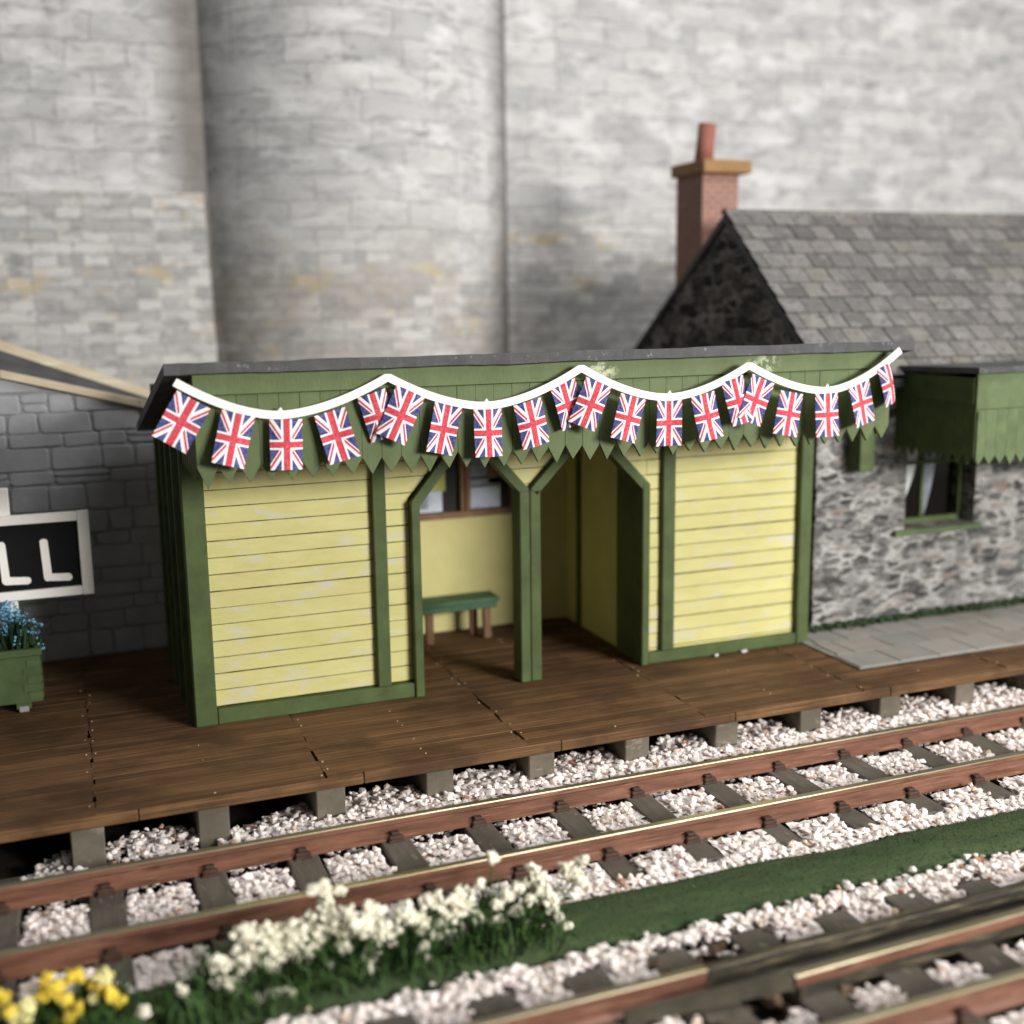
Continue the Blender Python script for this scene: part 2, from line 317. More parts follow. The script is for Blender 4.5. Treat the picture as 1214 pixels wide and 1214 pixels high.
# ------------------------------------------------------------------ mesh helpers
class MB:
    def __init__(s): s.v = []; s.f = []; s.mi = []; s.uv = []; s.smooth = []
    def poly(s, pts, mi=0, uv=None, sm=False):
        b = len(s.v); s.v += [tuple(p) for p in pts]; s.f.append(tuple(range(b, b + len(pts)))); s.mi.append(mi); s.smooth.append(sm)
        s.uv.append(uv or [(0, 0)] * len(pts)); return s
    def box(s, x0, x1, y0, y1, z0, z1, mi=0, bev=0.0, faces=None, rot=None, jit=0.0):
        if x0 > x1: x0, x1 = x1, x0
        if y0 > y1: y0, y1 = y1, y0
        if z0 > z1: z0, z1 = z1, z0
        j = lambda: random.uniform(-jit, jit) if jit else 0.0
        c = [(x0, y0, z0), (x1, y0, z0), (x1, y1, z0), (x0, y1, z0), (x0, y0, z1), (x1, y0, z1), (x1, y1, z1), (x0, y1, z1)]
        c = [Vector((p[0] + j(), p[1] + j(), p[2] + j())) for p in c]
        if bev > 0: return s.bevbox(x0, x1, y0, y1, z0, z1, bev, mi, rot)
        if rot: c = [rot @ p for p in c]
        b = len(s.v); s.v += [tuple(p) for p in c]
        for f in ((0, 3, 2, 1), (4, 5, 6, 7), (0, 1, 5, 4), (1, 2, 6, 5), (2, 3, 7, 6), (3, 0, 4, 7)):
            s.f.append(tuple(b + i for i in f)); s.mi.append(mi); s.smooth.append(False)
            q = [c[i] for i in f]; n = (q[1] - q[0]).cross(q[2] - q[0])
            ax = max(range(3), key=lambda i: abs(n[i]))
            s.uv.append([((p[1], p[2]) if ax == 0 else (p[0], p[2]) if ax == 1 else (p[0], p[1])) for p in q])
        return s
    def bevbox(s, x0, x1, y0, y1, z0, z1, b, mi=0, rot=None):
        b = min(b, (x1 - x0) * .45, (y1 - y0) * .45, (z1 - z0) * .45)
        lo, hi = (x0, y0, z0), (x1, y1, z1); idx = {}
        base = len(s.v)
        for sx in (0, 1):
            for sy in (0, 1):
                for sz in (0, 1):
                    sg = (sx, sy, sz)
                    for a in range(3):
                        p = []
                        for k in range(3):
                            e = hi[k] if sg[k] else lo[k]
                            p.append(e if k == a else e + (-b if sg[k] else b))
                        p = Vector(p)
                        if rot: p = rot @ p
                        idx[(sg, a)] = len(s.v); s.v.append(tuple(p))
        def add(f): s.f.append(tuple(f)); s.mi.append(mi); s.smooth.append(False); s.uv.append([(s.v[i][0], s.v[i][2]) for i in f])
        for a in range(3):
            u, w = (a + 1) % 3, (a + 2) % 3
            for e in (0, 1):
                f = []
                for cu, cw in ((0, 0), (1, 0), (1, 1), (0, 1)):
                    sg = [0, 0, 0]; sg[a] = e; sg[u] = cu; sg[w] = cw; f.append(idx[(tuple(sg), a)])
                add(f if e else f[::-1])
        for a in range(3):      # edges along axis a
            u, w = (a + 1) % 3, (a + 2) % 3
            for cu in (0, 1):
                for cw in (0, 1):
                    s0 = [0, 0, 0]; s1 = [0, 0, 0]; s0[u] = s1[u] = cu; s0[w] = s1[w] = cw; s1[a] = 1
                    f = [idx[(tuple(s0), u)], idx[(tuple(s1), u)], idx[(tuple(s1), w)], idx[(tuple(s0), w)]]
                    add(f if (cu == cw) else f[::-1])
        for sg in [(i, j, k) for i in (0, 1) for j in (0, 1) for k in (0, 1)]:
            f = [idx[(sg, 0)], idx[(sg, 1)], idx[(sg, 2)]]
            add(f if sum(sg) % 2 else f[::-1])
        return s
    def prism(s, pts, d, mi=0):      # pts: closed outline (3-D), d: extrude vector
        pts = [Vector(p) for p in pts]; d = Vector(d); n = len(pts)
        nn = Vector((0, 0, 0))
        for i in range(n): nn += pts[i].cross(pts[(i + 1) % n])
        if nn.dot(d) > 0: pts = pts[::-1]
        b = len(s.v); s.v += [tuple(p) for p in pts] + [tuple(p + d) for p in pts]
        def uvof(i):
            p = s.v[i]; return (p[0] + p[1], p[2])
        fs = [tuple(range(b, b + n)), tuple(range(b + 2 * n - 1, b + n - 1, -1))]
        for i in range(n):
            j = (i + 1) % n; fs.append((b + i, b + n + i, b + n + j, b + j))
        for f in fs: s.f.append(f); s.mi.append(mi); s.smooth.append(False); s.uv.append([uvof(i) for i in f])
        return s
    def bar(s, a, b_, w, h, up=(0, 0, 1), mi=0):   # rectangular bar from a to b
        a, b_ = Vector(a), Vector(b_); t = (b_ - a).normalized(); r = t.cross(Vector(up)).normalized(); u = r.cross(t)
        return s.prism([a + r * w / 2 + u * h / 2, a - r * w / 2 + u * h / 2, a - r * w / 2 - u * h / 2, a + r * w / 2 - u * h / 2], b_ - a, mi)
    def tube(s, pts, rad, seg=8, mi=0, cap=True):
        pts = [Vector(p) for p in pts]; b = len(s.v); n = len(pts)
        for i, p in enumerate(pts):
            t = (pts[min(i + 1, n - 1)] - pts[max(i - 1, 0)]).normalized()
            r = t.cross(Vector((0, 0, 1)) if abs(t.z) < .9 else Vector((1, 0, 0))).normalized(); u = r.cross(t)
            rr = rad[i] if isinstance(rad, (list, tuple)) else rad
            for k in range(seg):
                an = 2 * math.pi * k / seg; s.v.append(tuple(p + r * math.cos(an) * rr + u * math.sin(an) * rr))
        for i in range(n - 1):
            for k in range(seg):
                q = (k + 1) % seg
                f = (b + i * seg + k, b + i * seg + q, b + (i + 1) * seg + q, b + (i + 1) * seg + k)
                s.f.append(f); s.mi.append(mi); s.smooth.append(True); s.uv.append([(0, 0)] * 4)
        if cap:
            for f in (tuple(range(b + seg - 1, b - 1, -1)), tuple(range(b + (n - 1) * seg, b + n * seg))):
                s.f.append(f); s.mi.append(mi); s.smooth.append(False); s.uv.append([(0, 0)] * seg)
        return s
    def build(s, name, mats, parent=None, loc=None):
        mats = mats if isinstance(mats, (list, tuple)) else [mats]
        off = Vector(loc) if loc is not None else (root_loc(parent) if parent else Vector((0, 0, 0)))
        me = bpy.data.meshes.new(name)
        me.from_pydata([(v[0] - off.x, v[1] - off.y, v[2] - off.z) for v in s.v], [], s.f)
        for m in mats: me.materials.append(m)
        me.polygons.foreach_set('material_index', s.mi); me.polygons.foreach_set('use_smooth', s.smooth)
        ul = me.uv_layers.new(name='UVMap'); flat = [c for f in s.uv for p in f for c in p]; ul.data.foreach_set('uv', flat)
        me.update(); o = bpy.data.objects.new(name, me); col.objects.link(o)
        if parent: o.parent = parent
        elif loc is not None: o.location = loc
        return o
def root_loc(o):
    while o.parent: o = o.parent
    return Vector(o.location)
def tag(o, label=None, cat=None, group=None, kind=None):
    for k, v in (('label', label), ('category', cat), ('group', group), ('kind', kind)):
        if v: o[k] = v
    return o
def empty(name, loc, label, cat, group=None):
    o = bpy.data.objects.new(name, None); col.objects.link(o); o.location = loc; o.empty_display_size = .1
    return tag(o, label, cat, group)
def copy_tree(o, parent=None):
    c = o.copy(); col.objects.link(c)
    if parent: c.parent = parent
    for ch in list(o.children): copy_tree(ch, c)
    return c
ICO_V = []
_p = (1 + 5 ** .5) / 2
for a, b in ((-1, _p), (1, _p), (-1, -_p), (1, -_p)): ICO_V.append((a, b, 0))
for a, b in ((-1, _p), (1, _p), (-1, -_p), (1, -_p)): ICO_V.append((0, a, b))
for a, b in ((-1, _p), (1, _p), (-1, -_p), (1, -_p)): ICO_V.append((b, 0, a))
ICO_V = np.array(ICO_V) / math.hypot(1, _p)
ICO_F = [(0, 11, 5), (0, 5, 1), (0, 1, 7), (0, 7, 10), (0, 10, 11), (1, 5, 9), (5, 11, 4), (11, 10, 2), (10, 7, 6), (7, 1, 8), (3, 9, 4), (3, 4, 2), (3, 2, 6), (3, 6, 8), (3, 8, 9), (4, 9, 5), (2, 4, 11), (6, 2, 10), (8, 6, 7), (9, 8, 1)]
def chips(mb, pts, rmin, rmax, angular=.35, flat=.75, sm=False):
    for (x, y, z) in pts:
        r = RNG.uniform(rmin, rmax)
        q = ICO_V * (1 + RNG.uniform(-angular, angular, (12, 1))) * (RNG.uniform(.75, 1.25, 3) * np.array([1, 1, flat])) * r
        an = RNG.uniform(0, 6.283); tl = RNG.uniform(-.6, .6); c, s_ = math.cos(an), math.sin(an); ct, st = math.cos(tl), math.sin(tl)
        q = q @ np.array([[1, 0, 0], [0, ct, st], [0, -st, ct]]) @ np.array([[c, s_, 0], [-s_, c, 0], [0, 0, 1]])
        b = len(mb.v); mb.v += [(x + a[0], y + a[1], z + a[2]) for a in q]
        for f in ICO_F: mb.f.append((b + f[0], b + f[1], b + f[2])); mb.mi.append(0); mb.smooth.append(sm); mb.uv.append([(0, 0)] * 3)

# ------------------------------------------------------------------ camera
cam = bpy.data.cameras.new('camera'); co = bpy.data.objects.new('camera', cam); col.objects.link(co); sc.camera = co
yaw, pitch, roll = R(-21.304), R(10.392), R(-.763)
fwd = Vector((math.sin(-yaw) * math.cos(pitch), math.cos(yaw) * math.cos(pitch), -math.sin(pitch)))
rt = Vector((math.cos(yaw), math.sin(yaw), 0)); up = rt.cross(fwd)
r2 = rt * math.cos(roll) + up * math.sin(roll); u2 = up * math.cos(roll) - rt * math.sin(roll)
mw = Matrix((( r2.x, u2.x, -fwd.x, -.776), (r2.y, u2.y, -fwd.y, -8.55), (r2.z, u2.z, -fwd.z, 3.111), (0, 0, 0, 1)))
co.matrix_world = mw
cam.sensor_fit = 'HORIZONTAL'; cam.sensor_width = 36; cam.lens = 36 * 1376.5 / 1214; cam.clip_start = .05; cam.clip_end = 200
cam.dof.use_dof = True; cam.dof.focus_distance = 8.15; cam.dof.aperture_fstop = .34

# ------------------------------------------------------------------ the setting
MB().box(-9, 18, -9, 9, -.62, -.46).build('ground', M['earth'])['kind'] = 'structure'

# timber platform ----------------------------------------------------
plat = empty('timber_platform', (0, -1.3, 0), 'long dark brown plank platform with timber blocks under its edge', 'platform')
mb = MB(); row = .098; y = -1.30; ri = 0
joints = [-5.1 + 1.45 * i for i in range(14)]
while y < 2.6:
    for i in range(len(joints) - 1):
        o_ = random.uniform(-.012, .012)
        mb.box(joints[i] + .004 + o_, joints[i + 1] - .002 + o_, y + .002, y + row - .002, -.065, random.uniform(-.006, .0), 0)
    y += row; ri += 1
mb.box(-5, 13.5, -1.27, 2.6, -.09, -.068, 0)
mb.build('deck', M['deck'], plat)
mb = MB(); y = -1.30
while y < 1.6:
    for i in range(3, 9):
        for xx in (joints[i] - .03, joints[i] + .03, joints[i] + .725):
            if random.random() < .24:
                cx, cy = xx + random.uniform(-.006, .006), y + row * random.choice((.3, .7)); r = random.uniform(.003, .007)
                mb.box(cx - r, cx + r, cy - r * .7, cy + r * .7, -.004, .0025)
    y += row
tag(mb.build('nails', M['nail'], plat), kind='stuff')
mb = MB()
for i in range(len(joints) - 1): mb.box(joints[i] + .25, joints[i + 1] + .246, -1.325, -1.301, -.085, -.008 + random.uniform(-.004, .003), 0, .006)
mb.build('edge_board', M['deck'], plat)
for i in range(-2, 12):
    x = -.81 + .768 * i
    MB().box(x - .1, x + .1, -1.285, -.35, -.5, -.093, 0, .008).build('support_block', M['block'], plat)

# pavement ------------------------------------------------------------
mb = MB(); 
for j, (y0, y1) in enumerate(((-.86, -.50), (-.50, -.15), (-.15, .19))):
    x = 5.36 - .2 * (j % 2)
    while x < 11:
        w = .42
        x0 = max(x, 5.36 + .04 * j)
        if x + w > x0 + .05: mb.box(x0 + .006, x + w - .006, y0 + .006, y1 - .006, .001, .020 + random.uniform(-.001, .002))
        x += w
mb.box(5.35, 11, -.865, .19, .0005, .012)
pv = mb.build('pavement', M['pavers']); pv['kind'] = 'structure'
mb = MB()
for i in range(900):
    x = random.uniform(5.5, 10); d = abs(random.gauss(0, .035)); h = random.uniform(.0, .05)
    chips(mb, [(x, .195 - d * (1 - h * 8) if h < .1 else .19, .02 + h)], .012, .030, .4)
tag(mb.build('moss', M['moss']), kind='stuff')

# verge -----------------------------------------------------------------
mb = MB(); NX, NY = 130, 10
def vz(x, y):
    e = (y + 3.3) / .52
    return -.372 + .045 * math.sin(max(0, min(1, e)) * math.pi) ** .6 + .012 * noise.noise((x * 1.2, y * 4, 0))
def vedge(x): return -2.79 - .015 * x + .02 * noise.noise((x * 1.5, 0, 4)), -3.29 - .012 * noise.noise((x * 2, 3, 1))
b = 0
for i in range(NX + 1):
    x = -4 + 12 * i / NX; ya, yb = vedge(x)
    for j in range(NY + 1):
        yy = yb + (ya - yb) * j / NY; mb.v.append((x, yy, vz(x, -3.3 + .52 * j / NY)))
    mb.v.append((x, yb, -.46)); mb.v.append((x, ya, -.46))
S = NY + 3
for i in range(NX):
    for j in range(NY):
        mb.f.append((i * S + j, (i + 1) * S + j, (i + 1) * S + j + 1, i * S + j + 1))
    mb.f.append((i * S + NY + 1, (i + 1) * S + NY + 1, (i + 1) * S, i * S)); mb.f.append((i * S + NY, (i + 1) * S + NY, (i + 1) * S + NY + 2, i * S + NY + 2))
mb.mi = [0] * len(mb.f); mb.smooth = [True] * len(mb.f); mb.uv = [[(0, 0)] * 4 for _ in mb.f]
tag(mb.build('grass_verge', M['verge']), kind='structure')
mb = MB()
for _ in range(9000):
    x = random.uniform(-1.9, 6.4); ya, yb = vedge(x); f = random.random(); y_ = yb + (ya - yb) * f; z_ = vz(x, -3.3 + .52 * f)
    h = random.uniform(.004, .010) * (2.5 if random.random() < .04 else 1); an = random.uniform(0, 6.283); wx, wy = .0045 * cos_(an), .0045 * sin_(an)
    mb.poly([(x - wx, y_ - wy, z_ - .003), (x + wx, y_ + wy, z_ - .003), (x + random.gauss(0, h * .6), y_ + random.gauss(0, h * .6), z_ + h)])
tag(mb.build('turf_fibres', M['fuzz']), kind='stuff')
mb = MB(); mb.box(-4, 8, -3.40, -3.31, -.46, -.385, 0, .01); tag(mb.build('kerb', M['strip']), kind='structure')

# ------------------------------------------------------------------ tracks
def rail_mesh(x0, x1, y0, y1, ztop, mats, parent, n=40, w=.058, name='rail', low=False):
    prof = [(-.058, -.137), (-.058, -.122), (-.014, -.104), (-.012, -.050), (-w / 2, -.036), (-w / 2, -.006), (-w / 2 + .007, 0), (w / 2 - .007, 0), (w / 2, -.006), (w / 2, -.036), (.012, -.050), (.014, -.104), (.058, -.122), (.058, -.137)]
    if low: prof = [(-.020, -.066), (-.030, -.060), (-.034, -.052), (-.034, -.01), (-w / 2, -.008), (-w / 2, -.004), (-w / 2 + .007, 0), (w / 2 - .007, 0), (w / 2, -.004), (w / 2, -.008), (.034, -.01), (.034, -.052), (.030, -.060), (.020, -.066)]
    mb = MB(); k = len(prof)
    for i in range(n + 1):
        t = i / n; x = x0 + (x1 - x0) * t; y = y0 + (y1 - y0) * t + .004 * noise.noise((x * .9, y0, 0))
        for (py, pz) in prof: mb.v.append((x, y + py, ztop + pz))
    for i in range(n):
        for j in range(k):
            q = (j + 1) % k; mb.f.append((i * k + j, (i + 1) * k + j, (i + 1) * k + q, i * k + q)); mb.mi.append(1 if j in (5, 6, 7) else 0); mb.smooth.append(False); mb.uv.append([(0, 0)] * 4)
    mb.f.append(tuple(range(k))); mb.mi.append(0); mb.smooth.append(False); mb.uv.append([(0, 0)] * k)
    mb.f.append(tuple(range(n * k + k - 1, n * k - 1, -1))); mb.mi.append(0); mb.smooth.append(False); mb.uv.append([(0, 0)] * k)
    return mb.build(name, mats, parent)
def sleeper_proto(parent, x, ya, yb, rails, w=.2, wonk=0.0):
    mb = MB(); c = Matrix.Translation((x, (ya + yb) / 2, 0)) @ Matrix.Rotation(wonk, 4, 'Z') @ Matrix.Translation((-x, -(ya + yb) / 2, 0))
    mb.box(x - w / 2, x + w / 2, ya, yb, -.47, -.358, 0, .010, rot=c)
    o = mb.build('sleeper', M['sleeper'], parent)
    for ry in rails:
        m2 = MB(); m2.box(x - .05, x + .05, ry - .085, ry - .05, -.358, -.318, 0, .008).box(x - .05, x + .05, ry + .05, ry + .085, -.358, -.318, 0, .008)
        m2.box(x - .03, x + .03, ry - .062, ry - .018, -.325, -.302, 0, .006).box(x - .03, x + .03, ry + .018, ry + .062, -.325, -.302, 0, .008)
        m2.box(x - .055, x + .055, ry - .09, ry + .09, -.360, -.347, 0, .004)
        m2.build('rail_chair', M['chair'], o)
    return o
t1 = empty('railway_track', (0, -2, -.46), 'straight track beside the platform, rusty rails on brown sleepers in white stone', 'track')
RA, RB = -1.615, -2.375
rail_mesh(-5, 9.5, RA + .03, RA - .035, -.22, [M['rust'], M['steel']], t1); rail_mesh(-5, 9.5, RB, RB - .0, -.22, [M['rust'], M['steel']], t1)
SL1 = [-.725 + .592 * i for i in range(-5, 17)]
for x in SL1: sleeper_proto(t1, x + random.uniform(-.015, .015), -2.70, -1.22, (RA + .002 - .0045 * x * 0, RB), .2, random.uniform(-.015, .015))
t2 = empty('turnout_track', (2, -4.2, -.46), 'nearest track, a turnout with cut and blackened rails beyond the green verge', 'track')
RC, RD, RE = -3.875, -4.06, -4.545
rail_mesh(-3, 2.05, RC - .0, RC - .03, -.22, [M['rust'], M['steel']], t2)
rail_mesh(2.053, 8, RC - .03, RC + .05, -.22, [M['dirty'], M['dirty']], t2, w=.07)
rail_mesh(2.42, 8, RD - .07, RD + .06, -.22, [M['rust'], M['steel']], t2, low=True)
mb = MB(); mb.bar((2.46, RD - .066, -.322), (8, RD + .064, -.322), .03, .068); mb.build('rail_web', M['dirty'], t2)
rail_mesh(-3, 8, RE, RE, -.22, [M['rust'], M['steel']], t2)
mb = MB(); mb.prism([(1.55, -3.985, -.29), (2.412, -4.085, -.224), (2.412, -4.15, -.224), (1.55, -4.01, -.29)], (0, 0, -.07)); mb.build('switch_blade', m_plain('dull_olive_metal', (.075, .068, .048), .6, .35, 5), t2)
SL2 = [-2.6 + .515 * i for i in range(0, 20)]
SL2 = [x + .02 for x in SL2]
for x in SL2: sleeper_proto(t2, x, -5.0, -3.50 + random.uniform(-.03, .03), (RE,), .24, random.uniform(-.03, .03))

# ballast ------------------------------------------------------------------
def ok(x, y):
    for s in SL1:
        if abs(x - s) < .118 and -2.72 < y < (-1.52 if s > .3 else -1.3): return False
    for s in SL2:
        if abs(x - s) < .13 and y < -3.49: return random.random() < .004
    if RA - .10 < y < RA + .06 or RB - .10 < y < RB + .06: return False
    if RD - .12 < y < RC + .07 and x > 2: return False
    if RC - .1 < y < RC + .07 or RE - .09 < y < RE + .08: return False
    ya, yb = vedge(x)
    if yb - .02 < y < ya + .0: return False
    if yb - .09 < y <= yb - .02 and random.random() < .8: return False
    for i in range(-2, 12):
        if abs(x - (-.81 + .768 * i)) < .11 and y > -1.30: return False
    if y > -1.3 and noise.noise((x * 1.7, 2.2, 0)) < -.35 + (y + 1.3) * 1.5 - x * .1: return False
    if 1.9 < x < 2.75 and -4.3 < y < -3.45 and random.random() < .75: return False
    if x < 2.0 and y < -3.92 and y > RE and random.random() < .5: return False
    if -.62 < x < -.2 and -1.45 < y < -1.2 and random.random() < .6: return False
    return True
def mound(x, y):
    if y > -1.54: return .095 * min(1, (y + 1.54) / .16) * max(0, min(1, .55 + .8 * noise.noise((x * 1.1, 8, 0)) + (x - .2) * .35))
    if -3.55 < y < -3.3 or y > -2.76 and y < -2.5: return .02
    return 0
pts = []
for layer, (sp, zz) in enumerate(((.043, -.420), (.041, -.388), (.043, -.360))):
    y = -5.1
    while y < -1.0:
        x = -2.6
        while x < 9.0:
            px, py = x + random.uniform(-.03, .03), y + random.uniform(-.03, .03)
            vis = px > -1.9 - (py + 5.1) * .0 and px < 4.4 + (py + 5.1) * 1.05
            if vis and ok(px, py) and not (layer == 2 and random.random() < .3):
                edge = min(abs(py - RA), abs(py - RB), abs(py - RC), abs(py - RE))
                pts.append((px, py, zz + random.uniform(-.012, .012) - (.02 if edge < .13 else 0) + mound(px, py)))
            x += sp
        y += sp
mb = MB(); chips(mb, pts, .015, .031, .42, .62)
chips(mb, [(4.44, -.07, .012), (4.71, -.075, .012), (4.75, -.05, .008)], .014, .022, .3, .8)
gx = -2.4
while gx < 8.6:
    gy = -5.0
    while gy < -1.0:
        if ok(gx, gy) and gx < 4.6 + (gy + 5.1) * 1.1:
            h = -.378 + mound(gx, gy); d = .03
            j = lambda: random.uniform(-.014, .014)
            mb.poly([(gx - d, gy - d, h + j()), (gx + d, gy - d, h + j()), (gx + d, gy + d, h + j()), (gx - d, gy + d, h + j())])
        gy += .05
    gx += .05
tag(mb.build('ballast', M['ballast']), kind='stuff')
mb = MB()
for q in range(34):
    chips(mb, [(random.uniform(1.85, 2.75), random.uniform(-4.3, -3.5), -.40)], .03, .07, .4)
tag(mb.build('dirt_clods', m_plain('brown_clods', (.10, .065, .042), .8, .6, 3)), kind='stuff')

# ------------------------------------------------------------------ the shelter
W = 5.42
sh = empty('waiting_shelter', (0, 0, 0), 'green and yellow timber waiting shelter with open doorway and toothed canopy', 'shelter')
PITCH = .1265
def plank_panel(x0, x1, z0, z1, y0=.028, outline=None, name='boarded_panel'):
    mb = MB(); z = .125 + PITCH * math.floor((z0 - .125) / PITCH)
    while z < z1:
        a, b_ = max(z, z0) + random.uniform(.002, .0065), min(z + PITCH, z1) - random.uniform(.002, .0065)
        if b_ > a + .01: mb.box(x0, x1, y0 + random.uniform(-.003, .003), y0 + .03, a, b_, 0)
        z += PITCH
    mb.box(x0, x1, y0 + .012, y0 + .05, z0, z1, 1)
    return mb.build(name, [M['yellow'], M['gap']], sh)
plank_panel(.16, 1.41, .12, 2.45); plank_panel(1.51, 1.70, .12, 2.45)
plank_panel(3.79, 3.92, .10, 2.45); plank_panel(4.04, 5.30, .10, 2.45)
def gbox(name, *a, mat='green', bev=.008): return MB().box(*a, 0, bev).build(name, M[mat], sh)
gbox('corner_post', .0, .16, -.035, .10, 0, 2.5); gbox('pillar', 1.405, 1.512, -.025, .055, .118, 2.5)
gbox('bottom_rail', .162, 1.70, -.03, .06, 0, .118)
gbox('corner_post', 5.295, W, -.035, .10, 0, 2.5); gbox('pillar', 3.92, 4.04, -.025, .055, .10, 2.5)
gbox('bottom_rail', 3.79, 5.293, -.03, .06, 0, .10)
gbox('door_jamb', 1.702, 1.775, -.05, .12, 0, 1.585); gbox('door_jamb', 3.715, 3.785, -.05, .12, 0, 1.585)
gbox('jamb_lining', 3.722, 3.768, .125, .46, 0, 2.3)
gbox('jamb_lining', 1.712, 1.76, .125, .46, 0, 2.3)
# the post between the two openings: two strips side by side
mb = MB(); mb.box(2.605, 2.692, -.05, .13, 0, 1.60, 0, .008).box(2.697, 2.79, -.045, .12, 0, 1.60, 0, .008); mb.build('post', M['green'], sh)
def brace(x0, z0, x1, z1): MB().bar((x0, .03, z0), (x1, .03, z1), .15, .075, (0, 0, 1)).build('brace', M['green'], sh)
brace(1.742, 1.56, 2.02, 1.90); brace(2.665, 1.585, 2.36, 1.93); brace(2.735, 1.585, 3.06, 1.92); brace(3.752, 1.555, 3.42, 1.90)
# boarded spandrels above the braces
def spandrel(tri, name='spandrel'):
    mb = MB(); mb.prism([(x, .035, z) for x, z in tri], (0, .03, 0)); return mb.build(name, M['yellow'], sh)
def boards_tri(xa, za, xb, zb, side, z1=2.45):
    # boards between the slope (xa,za)->(xb,zb) and the vertical at xa, above the brace
    mb = MB(); z = .125 + PITCH * math.floor((za - .125) / PITCH)
    while z < z1:
        lo, hi = max(z + .004, za), min(z + PITCH - .003, z1)
        if hi > lo + .01:
            f = lambda q: xa + (xb - xa) * min(1, (q - za) / (zb - za))
            mb.prism([(xa, .03, lo), (f(lo) + .001 * side, .03, lo), (f(hi), .03, hi), (xa, .03, hi)], (0, .03, 0), 0)
        z += PITCH
    return mb.build('spandrel', [M['yellow'], M['gap']], sh)
boards_tri(1.70, 1.60, 2.02, 1.96, 1); boards_tri(3.79, 1.60, 3.40, 1.96, -1); boards_tri(2.70, 1.62, 2.36, 1.96, -1); boards_tri(2.70, 1.62, 3.06, 1.96, 1)
gbox('header_beam', 1.6, 3.9, .066, .14, 1.98, 2.5)
# walls
mb = MB(); y = .10
while y < 1.74:
    mb.box(-.005 + random.uniform(-.004, .004), .03, y + .003, min(y + .155, 1.74), 0, 2.45, 0); y += .158
for yy in (.14, .62, 1.1, 1.62): mb.box(-.04, -.006, yy, yy + .075, 0, 2.45, 0)
mb.build('side_wall', M['green'], sh)
MB().box(0, .028, .0, .1, .0, .001).box(.05, .10, .11, 1.7, 0, 2.4).build('inner_wall', M['yellow_in'], sh)
MB().box(W - .03, W, .1, 1.74, 0, 2.45).build('side_wall', M['green'], sh)
MB().box(.1, W - .04, 1.66, 1.74, 0, 2.4).build('back_wall', M['yellow_in'], sh)
MB().box(3.77, 3.80, .125, 1.657, 0, 2.4).build('partition', M['yellow_in'], sh)
MB().box(1.68, 1.71, .125, 1.657, 0, 2.4).build('partition', M['yellow_in'], sh)
gbox('corner_strip', 3.735, 3.768, 1.30, 1.36, 0.0, 2.2)
# notice window in the back wall
win = MB(); wx0, wx1, wz0, wz1 = 2.02, 3.17, 1.16, 1.95
win.box(wx0, wx1, 1.60, 1.655, wz0 - .06, wz0, 0, .006).box(wx0, wx1, 1.61, 1.655, wz1, wz1 + .06, 0, .006)
win.box(wx0 - .06, wx0, 1.61, 1.655, wz0 - .06, wz1 + .06, 0, .006).box(wx1, wx1 + .05, 1.60, 1.655, wz0 - .06, wz1 + .06, 0, .006)
win.box(2.665, 2.705, 1.585, 1.655, wz0 + .001, wz1 - .001, 0, .006).box(2.715, 2.765, 1.585, 1.655, wz0 + .001, wz1 - .001, 0, .006)
wo = win.build('window', M['brown'], sh)
MB().box(wx0, wx1, 1.645, 1.658, wz0, wz1).build('dark_backing', M['dark_in'], wo)
for (a, b_, c, d, m) in ((2.10, 2.50, 1.165, 1.88, 'paper'), (2.39, 2.53, 1.36, 1.90, 'paper_yellow'), (2.14, 2.36, 1.2, 1.33, 'paper_dark'), (2.78, 3.08, 1.17, 1.37, 'paper'), (2.78, 2.95, 1.47, 1.70, 'paper_dark'), (2.96, 3.08, 1.40, 1.58, 'paper_brown'), (2.78, 3.08, 1.385, 1.45, 'paper_dark')):
    yb = 1.640 if m == 'paper' else 1.632
    MB().box(a, b_, yb, yb + .005, c, d).build('notice', M[m], wo)
# canopy -------------------------------------------------------------------
FY = -1.0
mb = MB(); mb.box(.02, W, FY - .012, FY + .03, 2.535, 2.672, 0, .005); mb.build('fascia_board', M['fascia'], sh)
mb = MB(); n = 40; bw = (W - .02) / n
for i in range(n):
    x0 = .02 + bw * i; zt = random.uniform(-.012, .012); zn = 2.075
    xs = (x0 + .0015, x0 + bw - .0015); j = random.uniform(-.003, .003)
    tip = 1.965 + zt - (.03 if i == 0 else 0)
    mb.prism([(xs[0], FY + j, 2.532), (xs[1], FY + j, 2.532), (xs[1], FY + j, zn + random.uniform(-.01, .01)), ((xs[0] + xs[1]) / 2 + random.uniform(-.008, .008), FY + j, tip), (xs[0], FY + j, zn + random.uniform(-.01, .01))], (0, .03, 0))
mb.box(.03, W - .01, FY + .032, FY + .045, 2.12, 2.53)
mb.build('valance', M['fascia'], sh)
def sideboard(xs):
    mb = MB(); y = FY + .05; k = 0
    while y < .0 + .0:
        zz = 2.66 - .20 * (y + 1.0)
        mb.prism([(xs, y + .0015, zz), (xs, y + .1335, zz - .027), (xs, y + .1335, 2.09), (xs, y + .067, 1.98), (xs, y + .0015, 2.09)], (.03, 0, 0)); y += .135
    return mb.build('side_valance', M['fascia'], sh)
sideboard(.022); sideboard(W - .032)
rs = lambda y: 2.675 - .215 * (y + 1.06)
mb = MB(); NXX = 60
prev = None
